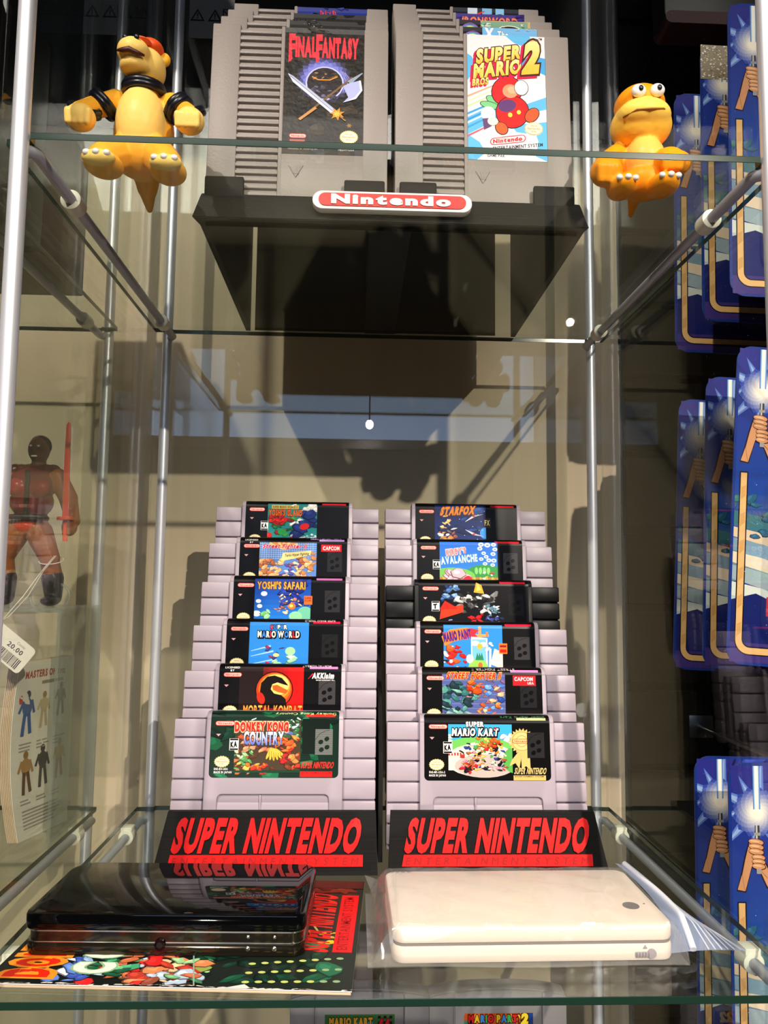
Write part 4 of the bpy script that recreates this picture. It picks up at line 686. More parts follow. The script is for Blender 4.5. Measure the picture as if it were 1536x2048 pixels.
# oval badge on the bar
q = Matrix.Rotation(R(-8), 3, 'X'); c0 = Vector((-.0010, .0882, .4430))
def badge(x, y, z): return c0+q @ Vector((x, y, z))
b = bnew(); prism(b, rrect(-.0515, .0515, -.0066, .0066, .0065, 8), 'y', -.0045, .001, .0006)
for vv in b.verts: vv.co = badge(*vv.co)
bo = obj('badge', b, MT['white'], t, 30, L0); bo['label'] = 'white and red oval badge'
b = bnew(); prism(b, rrect(-.0475, .0475, -.0046, .0046, .0045, 8), 'y', -.0052, -.0040)
for vv in b.verts: vv.co = badge(*vv.co)
obj('badge_field', b, MT['redp'], bo, 30, L0)
tr, W = text_tris('Nintendo', 6.0, 77, .06, 0, .10); b = bnew()
for t3 in tr: b.faces.new([b.verts.new((-.0385+p[0]*.001, -.0053, -.0031+p[1]*.001)) for p in t3])
r = bmesh.ops.extrude_face_region(b, geom=b.faces[:]); bmesh.ops.translate(b, verts=[g for g in r['geom'] if isinstance(g, bmesh.types.BMVert)], vec=(0, -.0006, 0)); bmesh.ops.recalc_face_normals(b, faces=b.faces[:])
for vv in b.verts: vv.co = badge(*vv.co)
obj('badge_lettering', b, MT['white'], bo, 0, L0)
# ================================================================== cartridges on the shelf below
def n64_cart(cx, art, label):
    ZB = -.2155; t = thing('arched_cartridge', label, 'cartridge', (cx, .283, ZB), (0, 0, 0), 'arched grey cartridges on the shelf below')
    top = lambda x: .0672+.0078*math.sqrt(max(0, 1-(x/.060)**2))
    out = [(-.058, 0)]+[(-.058+.116*k/20, top(-.058+.116*k/20)) for k in range(21)]+[(.058, 0)]
    b = bnew(); prism(b, out, 'y', .0015, .018, .0012)
    for xa, xb in ((-.058, -.0375), (.0375, .058)): n = 6; prism(b, [(xa, .001)]+[(xa+(xb-xa)*k/n, top(xa+(xb-xa)*k/n)-.0012) for k in range(n+1)]+[(xb, .001)], 'y', 0, .004, .0008)
    n = 12; prism(b, [(-.0366, .001)]+[(-.0366+.0732*k/n, top(-.0366+.0732*k/n)-.0008) for k in range(n+1)]+[(.0366, .001)], 'y', -.0012, .004, .0008)
    obj('shell', b, MT['n64'], t, 30); art.build('label_sticker', MT['lab'], flat(-.029, -.0012, .0105), t); return t
a = Art(58, 46, (110, 160, 110), 81, 2); a.rect(0, 30, 58, 46, (60, 110, 60)); a.blobs(0, 0, 58, 30, 20, [(120, 150, 90), (90, 120, 80), (150, 150, 140)], 4, 9); a.rect(24, 26, 40, 40, (70, 150, 200)); a.ell(22, 27, 8, 9, (206, 30, 30)); a.blobs(28, 24, 48, 34, 8, [(90, 150, 90), (200, 200, 190)], 2, 4); a.text('MARIO KART', 22, 37.6, 5.4, 36, (236, 176, 60), .07, 0, 0, (60, 30, 10), .08); a.nx()
for k in range(5):
    for j in range(4):
        if (k+j) % 2: a.rect(44+k*2.4, 36+j*2.2, 46.4+k*2.4, 38.2+j*2.2, (30, 26, 26), False)
a.text('64', 50, 34, 7.6, 9, (226, 40, 60), .08, 0, 0, (120, 10, 20), .06)
n64_cart(-.0120, a, 'grey arched cartridge with green racing label on the shelf below, the left one')
a = Art(58, 46, (206, 90, 40), 82, 2); a.blobs(0, 0, 58, 46, 30, [(222, 110, 50), (60, 110, 80), (190, 70, 30), (240, 160, 80)], 4, 8); a.rect(0, 0, 6, 40, (60, 140, 110)); a.rect(52, 0, 58, 46, (36, 70, 150)); a.ell(29, 29, 9, 10, (190, 84, 30)); a.blobs(14, 18, 44, 30, 8, [(40, 20, 16), (206, 120, 50)], 3, 5); a.blobs(46, 24, 56, 40, 7, [(236, 230, 222), (230, 190, 140)], 2, 4)
a.ctext('MARIO PARTY', 27, 39, 5.2, ((220, 40, 40), (240, 190, 40), (60, 140, 220), (60, 170, 80), (220, 40, 40), 0, (240, 190, 40), (60, 140, 220), (60, 170, 80), (220, 40, 40), (240, 190, 40)), .07, (40, 16, 20), .09, w=46)
a.text('2', 51.6, 37.6, 7.4, 6.4, (250, 220, 60), .08, .1, 0, (60, 30, 10), .08)
n64_cart(.1040, a, 'grey arched cartridge with orange party label on the shelf below, the right one')
b = bnew(); box(b, -.085, .175, .268, .310, -.4295, -.2157, .002); tag(obj('display_riser', b, MT['wood']), 'dark tall riser block carrying the arched cartridges on the shelf below', 'riser')
# ================================================================== front of the lower shelf: booklet, black console, white console in a bag
t = thing('manual_booklet', 'black and green printed manual under the black console', 'booklet', (-.1065, .0735, 0), (0, 0, R(-3.4)))
b = bnew(); box(b, -.090, .090, -.0665, .0665, .0001, .0019, .0003); obj('pages', b, MT['page'], t)
b = bnew(); box(b, -.0905, .0905, -.067, .067, .0019, .0023); obj('cover', b, MT['paper'], t).data.materials[0] = MT['white']
a = Art(181, 134, (22, 26, 24), 91); a.grad(95, 0, 181, 134, (24, 30, 26), (30, 44, 34), 6, True); a.blobs(95, 2, 175, 50, 26, [(24, 84, 58), (18, 60, 42), (34, 110, 76), (16, 40, 30)], 4, 11, .3); a.blobs(145, 95, 181, 134, 12, [(84, 30, 20), (110, 40, 24), (60, 24, 18)], 6, 14); a.rect(140, 122, 181, 134, (66, 34, 26))
for r_ in range(3):
    for k in range(8): a.ell(128+k*6.4, 24-r_*9+k*.9*(1.2-.4*r_), 1.9, 1.2, (206, 214, 120) if k < 6 else (150, 180, 130))
a.ell(100, 16, 9, 3, (150, 170, 80), 24)
for k in range(4): a.line([(142+k*4, 62+k*3), (146+k*4, 56+k*2)], 1.2, (226, 206, 110))
a.blobs(160, 46, 178, 62, 10, [(230, 190, 40), (200, 160, 60)], 1.5, 4)
a.rect(168, 38, 178.5, 112, (236, 26, 24)); a.text('ENTERTAINMENT SYSTEM', 175.6, 75, 5.6, 68, (150, 14, 14), .02, 0, 90); a.text('SUPER NINTENDO', 164.5, 75, 17, 74, (240, 40, 30), .05, .2, 90)
sk = [(206, 110, 70), (226, 140, 90), (190, 60, 44), (150, 80, 60), (120, 180, 120), (236, 200, 150), (40, 30, 26), (222, 40, 40), (190, 210, 230)]
a.blobs(48, 2, 104, 70, 170, sk, 2.5, 9); a.blobs(88, 4, 108, 60, 16, [(120, 190, 130), (160, 214, 150), (70, 130, 90)], 2, 6); a.blobs(48, 4, 66, 24, 14, [(70, 170, 120), (30, 90, 60), (120, 206, 150)], 3, 7)
a.blobs(28, 2, 48, 130, 36, [(100, 140, 220), (150, 180, 236), (230, 236, 246), (60, 90, 180)], 3, 8)
for k, ch in enumerate('COUNTRY'): a.text(ch, 58, 16+k*15.4, 18, 11, (236, 240, 226), .06, 0, 90, (150, 190, 140), .05)
for k, ch in enumerate('DONKEY KONG'):
    if ch != ' ': a.text(ch, 28, 10+k*11.2, 20, 8.6, (226, 40, 20), .05, 0, 90, (246, 150, 40), .13)
a.line([(96, 30), (104, 0)], .7, (150, 180, 160)); a.poly([(118, 0), (128, 4), (132, 0)], (240, 230, 220))
a.nx()
for k in range(60): x = a.rnd.uniform(0, 180); a.add([(x, 0), (x+a.rnd.uniform(2, 9), 0), (x+3, a.rnd.uniform(.3, 1.3)), (x+.8, a.rnd.uniform(.3, 1))], (244, 228, 214))
a.build('cover_print', MT['lab'], lambda u, v, l: (-.0905+u*.001, -.067+v*.001, .0023+l), [c for c in t.children if c.name.startswith('cover')][0])
def slab(b, x0, x1, y0, y1, z0, z1, r, bev): prism(b, rrect(x0, x1, y0, y1, r, 8), 'z', z0, z1, bev)
t = thing('handheld_console', 'closed glossy black handheld console lying on the printed manual', 'handheld console', (-.1180, .0735, .0024), (0, 0, R(-1.8)))
b = bnew(); prism(b, rrect(-.0745, .0745, -.0375, .0375, .006, 8, (.006, .006, .010, .014)), 'z', .0128, .0213, .0016); lid = obj('lid', b, MT['gloss'], t, 30)
for z0_, z1_, mm_ in ((.0120, .0128, 'silver'), (.0066, .0072, 'silver')):
    b = bnew(); slab(b, -.0735, .0735, -.0366, .0366, z0_, z1_, .007, 0); obj('trim_line', b, MT[mm_], t, 30)
b = bnew(); slab(b, -.0728, .0728, -.0362, .0362, .0072, .0120, .007, 0); obj('middle_frame', b, MT['gloss2'], t, 30)
b = bnew(); slab(b, -.0738, .0738, -.0370, .0370, .0001, .0066, .007, .0010); body = obj('lower_body', b, MT['gloss2'], t, 30)
b = bnew(); tube(b, [(-.0020, -.0365, .0060), (-.0020, -.0378, .0060)], [.0030, .0028], 20); sk2 = obj('audio_socket', b, MT['gloss'], t); b = bnew(); cyl(b, (-.0020, -.0376, .0060), (-.0020, -.03795, .0060), .0016, 16); obj('socket_hole', b, MT['dark'], sk2)
for x in (.044, .058):
    b = bnew(); ell(b, (x, -.0371, .0042), (.0014, .0003, .0014), 2); ell(b, (x, -.0363, .0098), (.0010, .0003, .0010), 2); obj('indicator_light', b, MT['silver'], t)
for x in (-.03, .012): b = bnew(); ell(b, (x, -.0352, .0211), (.003, .0014, .0004), 2); obj('lid_bumper', b, MT['gloss2'], lid)
# white console
TW = (0.0757, .0690, 0); t = thing('handheld_console', 'closed ivory white handheld console inside a clear zip bag', 'handheld console', TW, (0, 0, R(.8)))
b = bnew(); prism(b, rrect(-.0755, .0755, -.0385, .0400, .007, 8), 'z', .0108, .0195, .0018); obj('upper_shell', b, MT['cream'], t, 30)
b = bnew(); slab(b, -.0748, .0748, -.0378, .0393, .0098, .0110, .006, 0); obj('seam_strip', b, MT['seam'], t, 30)
b = bnew(); slab(b, -.0755, .0755, -.0385, .0400, .0008, .0100, .007, .0018); obj('lower_shell', b, MT['cream'], t, 30)
b = bnew(); cyl(b, (.0605, -.0150, .0190), (.0605, -.0150, .01975), .0046, 28); ln = obj('camera_lens', b, MT['lens'], t); ln['label'] = 'round grey camera lens'
b = bnew(); cyl(b, (.0690, -.0125, .0190), (.0690, -.0125, .0197), .0006, 10); obj('pin_hole', b, MT['seam'], t)
b = bnew(); box(b, .0535, .0635, -.0392, -.0378, .0030, .0058, .0006); cyl(b, (.0625, -.0378, .0050), (.0625, -.0394, .0050), .0024, 18); s_ = obj('power_slider', b, MT['slide'], t); s_['label'] = 'grey sliding switch'
for k in range(5): b = bnew(); box(b, .0540+k*.0016, .0546+k*.0016, -.0395, -.0390, .0032, .0056); obj('grip_rib', b, MT['seam'], s_)
b = bnew(); prism(b, [(.0578, .0076), (.0602, .0076), (.0590, .0092)], 'y', -.0391, -.0384); obj('indicator_light', b, MT['slide'], t)
for k in range(4): b = bnew(); box(b, -.072+k*.0035, -.070+k*.0035, .036, .0375, .0192, .0197); obj('hinge_mark', b, MT['slide'], t)
# the zip bag draped over it
t = thing('zip_bag', 'clear plastic zip bag around the white console', 'bag', (.09, .07, 0)); L0 = (.09, .07, 0)
def drape(u, v):
    """u 0..1 left to right, v 0..1 front to back: closed film lying over the console"""
    x = -.012+u*.170; yf = .0275+.003*math.sin(u*9)*.3; yb = .1215; y = yf+(yb-yf)*v
    fx = min(1, max(0, (x+.0085)/.0095))*min(1, max(0, (.1585-x)/.0065)); fy = min(1, max(0, (y-yf)/.0025))*min(1, max(0, (yb-y)/.011))
    h = .0007+.0198*min(fx, fy)**.6
    wob = .0004*math.sin(x*190+y*120)*math.sin(y*160-x*60); return x, y, max(.0006, h+wob*(min(fx, fy) > .95))
b = bnew(); nu, nv = 70, 50; g = [[b.verts.new(drape(i/nu, j/nv)) for j in range(nv+1)] for i in range(nu+1)]
for i in range(nu):
    for j in range(nv): b.faces.new((g[i][j], g[i+1][j], g[i+1][j+1], g[i][j+1]))
g2 = [[b.verts.new((drape(i/nu, j)[0], drape(i/nu, j)[1], .0003)) for j in (0, 1)] for i in range(nu+1)]
for i in range(nu): b.faces.new((g2[i][1], g2[i+1][1], g2[i+1][0], g2[i][0]))
for (c1, c2, c3) in (((-.004, .119, .010), (-.0125, .124, .011), (-.006, .105, .002)), ((-.006, .034, .001), (-.0125, .027, .0012), (.001, .027, .006))):
    b.faces.new([b.verts.new(p) for p in (c1, c2, c3)])
obj('film', b, MT['bag'], t, 60, L0)
def flap(s, v):  # s 0 at the console, 1 at the open end; v 0 front, 1 back
    xs = (.1500+.0035*math.sin(v*3), .1940-.022*v); x = xs[0]+(xs[1]-xs[0])*s; y = (.0345+.004*s)+(.122+.003*s-(.0345+.004*s))*v
    z = (.0175*(v > -.1)*(1-s)**1.4*(.12+.88*min(1, v*5))+.0012)+.0055*math.sin(s*3.14)*(.3+v*.7)+.0022*math.sin(v*5+s*2)*s*s*.6+.003*s*v; return x, y, max(z, .0010)
b = bnew(); g = [[b.verts.new(flap(i/24, j/36)) for j in range(37)] for i in range(25)]
for i in range(24):
    for j in range(36): b.faces.new((g[i][j], g[i+1][j], g[i+1][j+1], g[i][j+1]))
fl = obj('open_flap', b, MT['zipf'], t, 60, L0)
b = bnew(); tube(b, [Vector(flap(.30+.06*math.sin(j/36*3.1), j/36))+Vector((0, 0, .0008)) for j in range(37)], .0019, 8); obj('zip_strip', b, MT['zipw'], t, 60, L0)
for k in range(6): b = bnew(); tube(b, [Vector(flap(.50+.085*k, j/36))+Vector((0, 0, .0003)) for j in range(37)], .0004, 5); obj('film_ridge', b, MT['ridge'], fl, 60, L0)
# ================================================================== two yellow vinyl toys standing on the upper shelf
YE, YL, OR = (250, 178, 52), (246, 206, 110), (244, 150, 24)
S = H+.0021
t = thing('toy_animal', 'larger yellow vinyl toy with black arm bands and orange cap, left on the upper shelf', 'toy', (-.156, .055, S)); O = (-.156, .055, S)
def band(c, ra, rb, q, nm, par, off, r=.0024, lab=None):
    b = bnew(); n = 30; pts = [Vector(c)+q @ Vector((ra*math.cos(6.2832*k/n), rb*math.sin(6.2832*k/n), 0)) for k in range(n)]
    for dz in (-.0012, .0012): tube(b, [p+q @ Vector((0, 0, dz)) for p in pts], r, 8, True)
    return obj(nm, b, MT['toyb'], par, 60, off)
P = [('e', (-.1560, .0600, .4760), (.0150, .0140, .0230), YL), ('e', (-.1560, .0680, .4740), (.0185, .0140, .0250), YE), ('e', (-.1560, .064, .4580), (.0175, .0150, .0150), YE),
 ('c', (-.1735, .066, .4930), (-.1845, .056, .4820), .0075, .0066, YE), ('c', (-.1845, .056, .4820), (-.1868, .047, .4730), .0064, .0070, YE), ('e', (-.1866, .0450, .4690), (.0088, .0080, .0080), YL),
 ('c', (-.1395, .066, .4920), (-.1282, .058, .4820), .0075, .0066, YE), ('c', (-.1282, .058, .4820), (-.1240, .049, .4740), .0064, .0070, YE), ('e', (-.1234, .0465, .4700), (.0088, .0080, .0080), YL),
 ('c', (-.1670, .060, .4560), (-.1715, .045, .4440), .0112, .0100, YE), ('e', (-.1702, .0400, .4375), (.0112, .0125, .0062), YE), ('e', (-.1702, .0305, .4368), (.0098, .0050, .0045), YL),
 ('c', (-.1450, .060, .4560), (-.1370, .048, .4440), .0112, .0100, YE), ('e', (-.1345, .0440, .4375), (.0108, .0140, .0062), YE), ('e', (-.1332, .0335, .4368), (.0096, .0050, .0045), YL),
 ('c', (-.1545, .070, .4550), (-.1560, .0790, .4450), .0100, .0066, YE), ('c', (-.1560, .0790, .4450), (-.1562, .0865, .4345), .0062, .0022, YE),
 ('e', (-.1550, .0620, .5120), (.0122, .0125, .0130), YL), ('e', (-.1590, .0500, .5140), (.0098, .0100, .0082), YL), ('e', (-.1585, .0520, .5060), (.0090, .0090, .0050), YL), ('c', (-.1556, .062, .498), (-.1556, .062, .506), .0100, .0100, YE),
 ('e', (-.1640, .0640, .5230), (.0040, .0030, .0046), YE), ('e', (-.1450, .0660, .5215), (.0040, .0030, .0046), YE)]
for hx, sg in ((-.1866, 1), (-.1234, 1)):
    for k in range(4): P.append(('c', (hx-.0057+k*.0038, .0395, .4700), (hx-.0055+k*.0037, .0402, .4635), .0023, .0020, YL))
organic('body', P, t, MT['toyy'], .0009, 5, O)
up_ = Matrix.Rotation(R(-52), 3, 'Y'); band((-.1790, .0608, .4876), .0078, .0082, Matrix.Rotation(R(45), 3, 'Y'), 'arm_band', t, O); band((-.1338, .0615, .4870), .0078, .0082, Matrix.Rotation(R(-45), 3, 'Y'), 'arm_band', t, O)
band((-.1862, .0495, .4762), .0080, .0080, Matrix.Rotation(R(20), 3, 'Y') @ Matrix.Rotation(R(35), 3, 'X'), 'wrist_band', t, O, .0020); band((-.1246, .0510, .4770), .0080, .0080, Matrix.Rotation(R(-20), 3, 'Y') @ Matrix.Rotation(R(35), 3, 'X'), 'wrist_band', t, O, .0020)
band((-.1556, .0620, .4985), .0112, .0112, Matrix.Rotation(R(6), 3, 'X'), 'collar', t, O, .0022)
b = bnew(); ell(b, (-.1530, .0630, .5258), (.0082, .0085, .0056), 3); ell(b, (-.1560, .0545, .5240), (.0060, .0060, .0016), 3); c_ = obj('cap', b, mat('cap_orange', (238, 84, 22), .45), t, 180, O); c_['label'] = 'small orange cap'
b = bnew(); [ell(b, p, (.0016, .0012, .0018), 2) for p in ((-.1622, .0430, .5190), (-.1552, .0420, .5186))]; obj('eye', b, MT['toyb'], t, 180, O)
b = bnew(); tube(b, [(-.1668, .0436, .5108), (-.1630, .0414, .5096), (-.1590, .0408, .5098), (-.1545, .0422, .5086), (-.1510, .0446, .5088)], [.0006, .0014, .0017, .0014, .0006], 8); obj('mouth', b, mat('mouth_dark', (70, 22, 18), .5), t, 180, O)
for hx, y0 in ((-.1702, .0262), (-.1332, .0292)):
    b = bnew(); [ell(b, (hx+k*.0056, y0+abs(k)*.001, .4378), (.0022, .0018, .0019), 2) for k in (-1, 0, 1)]; obj('toe_cap', b, MT['white'], t, 180, O)
t = thing('toy_animal', 'round-headed orange and yellow vinyl toy animal, right on the upper shelf', 'toy', (.152, .055, S)); O = (.152, .055, S)
P = [('e', (.1512, .0560, .4820), (.0188, .0170, .0145), (248, 198, 72)), ('e', (.1506, .0560, .4950), (.0155, .0150, .0125), OR), ('e', (.1500, .0480, .4840), (.0165, .0130, .0095), (250, 208, 92)),
 ('e', (.1535, .0620, .4580), (.0170, .0150, .0150), OR), ('e', (.1525, .0545, .4590), (.0125, .0125, .0150), (242, 182, 84)), ('e', (.1525, .0560, .4460), (.0135, .0130, .0110), OR),
 ('c', (.1375, .0610, .4660), (.1290, .0540, .4560), .0070, .0078, OR), ('e', (.1262, .0475, .4475), (.0098, .0090, .0092), OR),
 ('c', (.1705, .0620, .4660), (.1730, .0520, .4570), .0070, .0074, OR), ('e', (.1635, .0440, .4530), (.0098, .0085, .0085), OR),
 ('c', (.1430, .0590, .4450), (.1380, .0520, .4410), .0080, .0075, OR), ('e', (.1352, .0470, .4375), (.0086, .0120, .0062), OR), ('c', (.1620, .0570, .4450), (.1610, .0490, .4410), .0080, .0075, OR), ('e', (.1590, .0430, .4375), (.0092, .0120, .0062), OR),
 ('c', (.1515, .0660, .4480), (.1508, .0745, .4345), .0058, .0018, OR)]
for k in range(3): P.append(('c', (.1206+k*.0046, .0410, .4470), (.1214+k*.0045, .0430, .4400), .0031, .0026, OR))
for k in range(3): P.append(('c', (.1580+k*.0050, .0375, .4530), (.1585+k*.0045, .0390, .4468), .0029, .0024, OR))
organic('body', P, t, MT['toyy'], .0009, 5, O)
b = bnew(); [ell(b, p, (.0044, .0030, .0040), 3) for p in ((.1446, .0412, .4955), (.1560, .0410, .4962))]; e_ = obj('eye', b, MT['white'], t, 180, O)
b = bnew(); [ell(b, p, (.0015, .0010, .0018), 2) for p in ((.1450, .0383, .4955), (.1562, .0381, .4962))]; obj('pupil', b, MT['toyb'], e_, 180, O)
b = bnew(); tube(b, [(.1358, .0440, .4800), (.1420, .0375, .4812), (.1500, .0350, .4806), (.1580, .0372, .4822), (.1648, .0440, .4838)], .0006, 8); obj('mouth', b, mat('mouth_line', (150, 96, 30), .5), t, 180, O)
for hx, y0 in ((.1352, .0352), (.1590, .0312)):
    b = bnew(); [ell(b, (hx+k*.0048, y0+abs(k)*.0012, .4382), (.0020, .0017, .0018), 2) for k in (-1, 0, 1)]; obj('toe_cap', b, MT['white'], t, 180, O)
# ================================================================== blue carded toys hung from pegs on the black wall at the right
def card_art(seed, header=False):
    a = Art(152, 236, (24, 50, 130), seed, 12); W_ = 152
    a.clip(2, 2, 150, 234); a.grad(0, 120, W_, 236, (26, 66, 150), (44, 44, 132), 14)
    a.blobs(4, 205, 150, 234, 12, [(60, 56, 150), (50, 70, 170), (36, 50, 140)], 7, 16, .2); a.grad(0, 60, W_, 124, (120, 140, 150), (30, 66, 146), 10)
    for k, (y, c, w_) in enumerate(((112, (60, 110, 120), 10), (100, (214, 190, 160), 7), (92, (120, 150, 170), 9), (82, (226, 206, 180), 8), (72, (150, 170, 180), 10), (60, (206, 214, 206), 14), (50, (176, 190, 200), 9))): a.poly([(0, y), (24, y-4), (60, y-14), (110, y-10), (152, y-18), (152, y-18-w_), (110, y-10-w_), (60, y-14-w_), (24, y-4-w_*1.2), (0, y-w_)], c)
    a.blobs(0, 92, 40, 122, 10, [(50, 110, 110), (40, 90, 120)], 3, 8); a.rect(0, 0, W_, 46, (22, 32, 100)); a.poly([(0, 46), (20, 52), (50, 40), (90, 50), (152, 42), (152, 36), (0, 36)], (22, 32, 100)); a.rect(0, 0, W_, 16, (62, 48, 120))
    a.rect(28, 36, 70, 50, (200, 32, 40)); a.text('FIGURE', 49, 39.5, 7, 34, (244, 232, 226), .04, .1)
    X, Yb = 20, 204
    for k in range(10): an = R(11+36*k); r_ = (40, 26)[k % 2]; a.taper((X, Yb), (X+r_*math.cos(an), Yb+r_*math.sin(an)), 11, .2, (92, 126, 204)); a.taper((X, Yb), (X+r_*.8*math.cos(an), Yb+r_*.8*math.sin(an)), 7, .2, (150, 174, 222))
    for k in range(13): q = k/12; r_ = 17*(1-q)+4.5*q; c0_, c1_ = (50, 72, 166), (252, 242, 224); e_ = q**.8; a.star(X, Yb-2, r_*1.06, r_*.92, 13, tuple(u+(v-u)*e_ for u, v in zip(c0_, c1_)), k*9)
    a.rect(X-2.6, Yb, X+2.6, 236, (84, 130, 206)); a.rect(X-1.9, Yb, X+1.9, 236, (150, 190, 228)); a.rect(X-1.3, Yb-2, X+1.3, 236, (250, 244, 232))
    # two arms raising the lit rod
    sk, sd = (206, 146, 104), (150, 92, 58); a.rect(X-1.7, 168, X+1.7, 193, (60, 58, 62)); a.rect(X-1, 168, X+.2, 193, (190, 190, 190)); a.rect(X-2.4, 186, X+2.4, 188, (150, 150, 150))
    a.poly([(4.6, 148), (11.4, 147), (16, 164), (19, 174), (14, 182), (10.8, 172), (8, 160)], (40, 22, 18)); a.poly([(5.4, 149), (10.8, 148), (15.4, 164), (18.4, 174), (14.2, 181), (11.4, 171), (8.6, 159)], sk); a.poly([(34, 150), (26, 150), (20.5, 163), (23, 171), (27, 166)], (40, 22, 18)); a.poly([(33, 151), (27, 151), (21.3, 163), (23.4, 169.6), (26.4, 165)], sk)
    for y in (181.5, 178.2, 174.9): a.ell(19.2, y, 5.8, 2.5, (70, 36, 24), -8); a.ell(19, y+.15, 5.3, 2, sk, -8); a.ell(18, y+.7, 3.6, .7, (232, 182, 140), -8)
    for y in (171, 168, 165): a.ell(20.8, y, 5.2, 2.4, (70, 36, 24), -6); a.ell(20.6, y+.15, 4.7, 1.9, sk, -6); a.ell(19.8, y+.6, 3.2, .6, (232, 182, 140), -6)
    a.rect(19, 160, 22.4, 163.4, (150, 148, 150))
    def J(x0, x1, yt, yb, rr, col):
        pts = [(x0, yt)]+[(x0+rr-rr*math.cos(R(k)), yb+rr-rr*math.sin(R(k))) for k in range(0, 91, 15)]+[(x1-rr+rr*math.sin(R(k)), yb+rr-rr*math.cos(R(k))) for k in range(0, 91, 15)]+[(x1, yt)]
        return pts
    out = J(6, 146, 140, 8, 10, 0); inn = J(10.6, 141.4, 140, 12.6, 6, 0)
    for d, c in ((.9, (26, 18, 20)), (0, (222, 178, 118))):
        o_ = J(6-d, 146+d, 140+d, 8-d, 10+d, 0); i_ = J(10.6+d, 141.4-d, 140+d, 12.6+d, 6-d, 0); a.nx()
        for k in range(len(o_)-1):
            a.add([o_[k], o_[k+1], i_[k+1]], c); a.add([o_[k], i_[k+1], i_[k]], c)
    for k in range(6): y = 20+k*20; a.cvx([(6.6, y), (10, y+3), (10, y+11), (6.6, y+9)], (206, 158, 96))
    a.nx()
    for k in range(50): a.ell(a.rnd.uniform(2, 150), a.rnd.uniform(16, 234), .32, .32, (190, 206, 240), n=6, nx=False)
    a.clip(); a.text('LIGHT', 60, 186, 16, 44, (240, 190, 70), .06, .1, 0, (30, 20, 30), .06); a.ell(76, 224, 5, 3, (14, 14, 16))
    if header: a.clip(0, 206, 152, 236); a.rect(0, 206, 152, 236, (150, 138, 120)); a.blobs(0, 206, 152, 236, 900, [(236, 224, 200), (250, 244, 230), (120, 108, 92), (206, 190, 160)], .5, 1.5); a.clip()
    return a
CARD = {}
def card(x, y, ztop, tilt, label, group, header=False):
    zb = ztop-.236; t = thing('carded_toy', label, 'carded toy', (x, y, ztop), (0, R(tilt), 0), group)
    if header not in CARD:
        b = bnew(); prism(b, rrect(0, .152, -.236, 0, .012, 8), 'y', 0, .0008); c = obj('backing_card', b, MT['card'], t, 30); c.data.materials[0] = mat('card_stock', (62, 66, 120), .5)
        p = card_art(5, header).build('card_print', MT['card'], flat(0, 0, -.236), c)
        b = bnew(); bl = []
        for yy, dx in ((-.0004, 0), (-.020, .004), (-.023, .008)): bl.append(rrect(.024+dx, .128-dx, -.214+dx, -.096-dx, .012, 6))
        rings = [[b.verts.new((q[0], yy, q[1])) for q in rr] for rr, yy in zip(bl, (-.0004, -.020, -.023))]
        for r0_, r1_ in zip(rings, rings[1:]):
            for k in range(len(r0_)): b.faces.new((r0_[k], r0_[(k+1) % len(r0_)], r1_[(k+1) % len(r1_)], r1_[k]))
        b.faces.new(rings[-1]); q = obj('clear_blister', b, MT['blister'], t, 50); CARD[header] = (c, p, q)
    else:
        c0_, p0, q0 = CARD[header]; c = c0_.copy(); COL.objects.link(c); c.parent = t; p = p0.copy(); COL.objects.link(p); p.parent = c; q = q0.copy(); COL.objects.link(q); q.parent = t
    return t
def peg(x, z, y0, label):
    b = bnew(); tube(b, [(x, .3745, z), (x, y0+.01, z), (x, y0, z+.006), (x, y0-.001, z+.014)], .0024, 10); box(b, x-.012, x+.012, .3655, .3705, z-.010, z+.012, .001)
    tag(obj('peg_hook', b, MT['metal']), label, 'hook', 'steel display pegs on the black wall')
GU, GM, GLo = 'blue toy cards on the upper peg', 'blue toy cards on the middle peg', 'blue toy cards on the lower peg'
card(.2625, .160, .6530, 1.2, 'blue toy card, nearest of the upper peg beside the round-headed toy', GU); card(.2589, .200, .6473, 1.0, 'blue toy card with glittering silver header, second on the upper peg', GU, True); card(.2560, .246, .6360, 1.0, 'shaded blue toy card, rearmost on the upper peg', GU)
card(.2621, .160, .3790, 3.8, 'blue toy card, nearest and largest of the three on the middle peg', GM); card(.2635, .215, .3703, 2.2, 'blue toy card, between the other two on the middle peg', GM); card(.2624, .265, .3636, 2.6, 'blue toy card, rearmost and furthest left on the middle peg', GM)
card(.2437+.002, .160, .0741, .6, 'blue toy card, nearer of the two on the lower peg beside the zip bag', GLo); card(.2439+.002, .215, .0663, .6, 'blue toy card, rear of the two on the lower peg', GLo)
peg(.338, .641, .150, 'steel peg carrying the upper blue toy cards'); peg(.337, .362, .150, 'steel peg carrying the middle blue toy cards'); peg(.321, .060, .150, 'steel peg carrying the lower blue toy cards')
t = thing('dark_package', 'black package with a dark red lower band, hanging at the top right', 'package', (.268, .290, .738)); b = bnew(); prism(b, rrect(0, .15, 0, .20, .012, 6), 'y', 0, .030, .002); obj('carton', b, MT['blk2'], t, 30); b = bnew(); prism(b, rrect(.001, .149, -.0005, .012, .006, 6), 'y', -.0008, .0305); r_ = obj('red_band', b, MT['darkred'], t, 30); r_['label'] = 'dark red band'
peg(.343, .925, .270, 'steel peg carrying the black package')
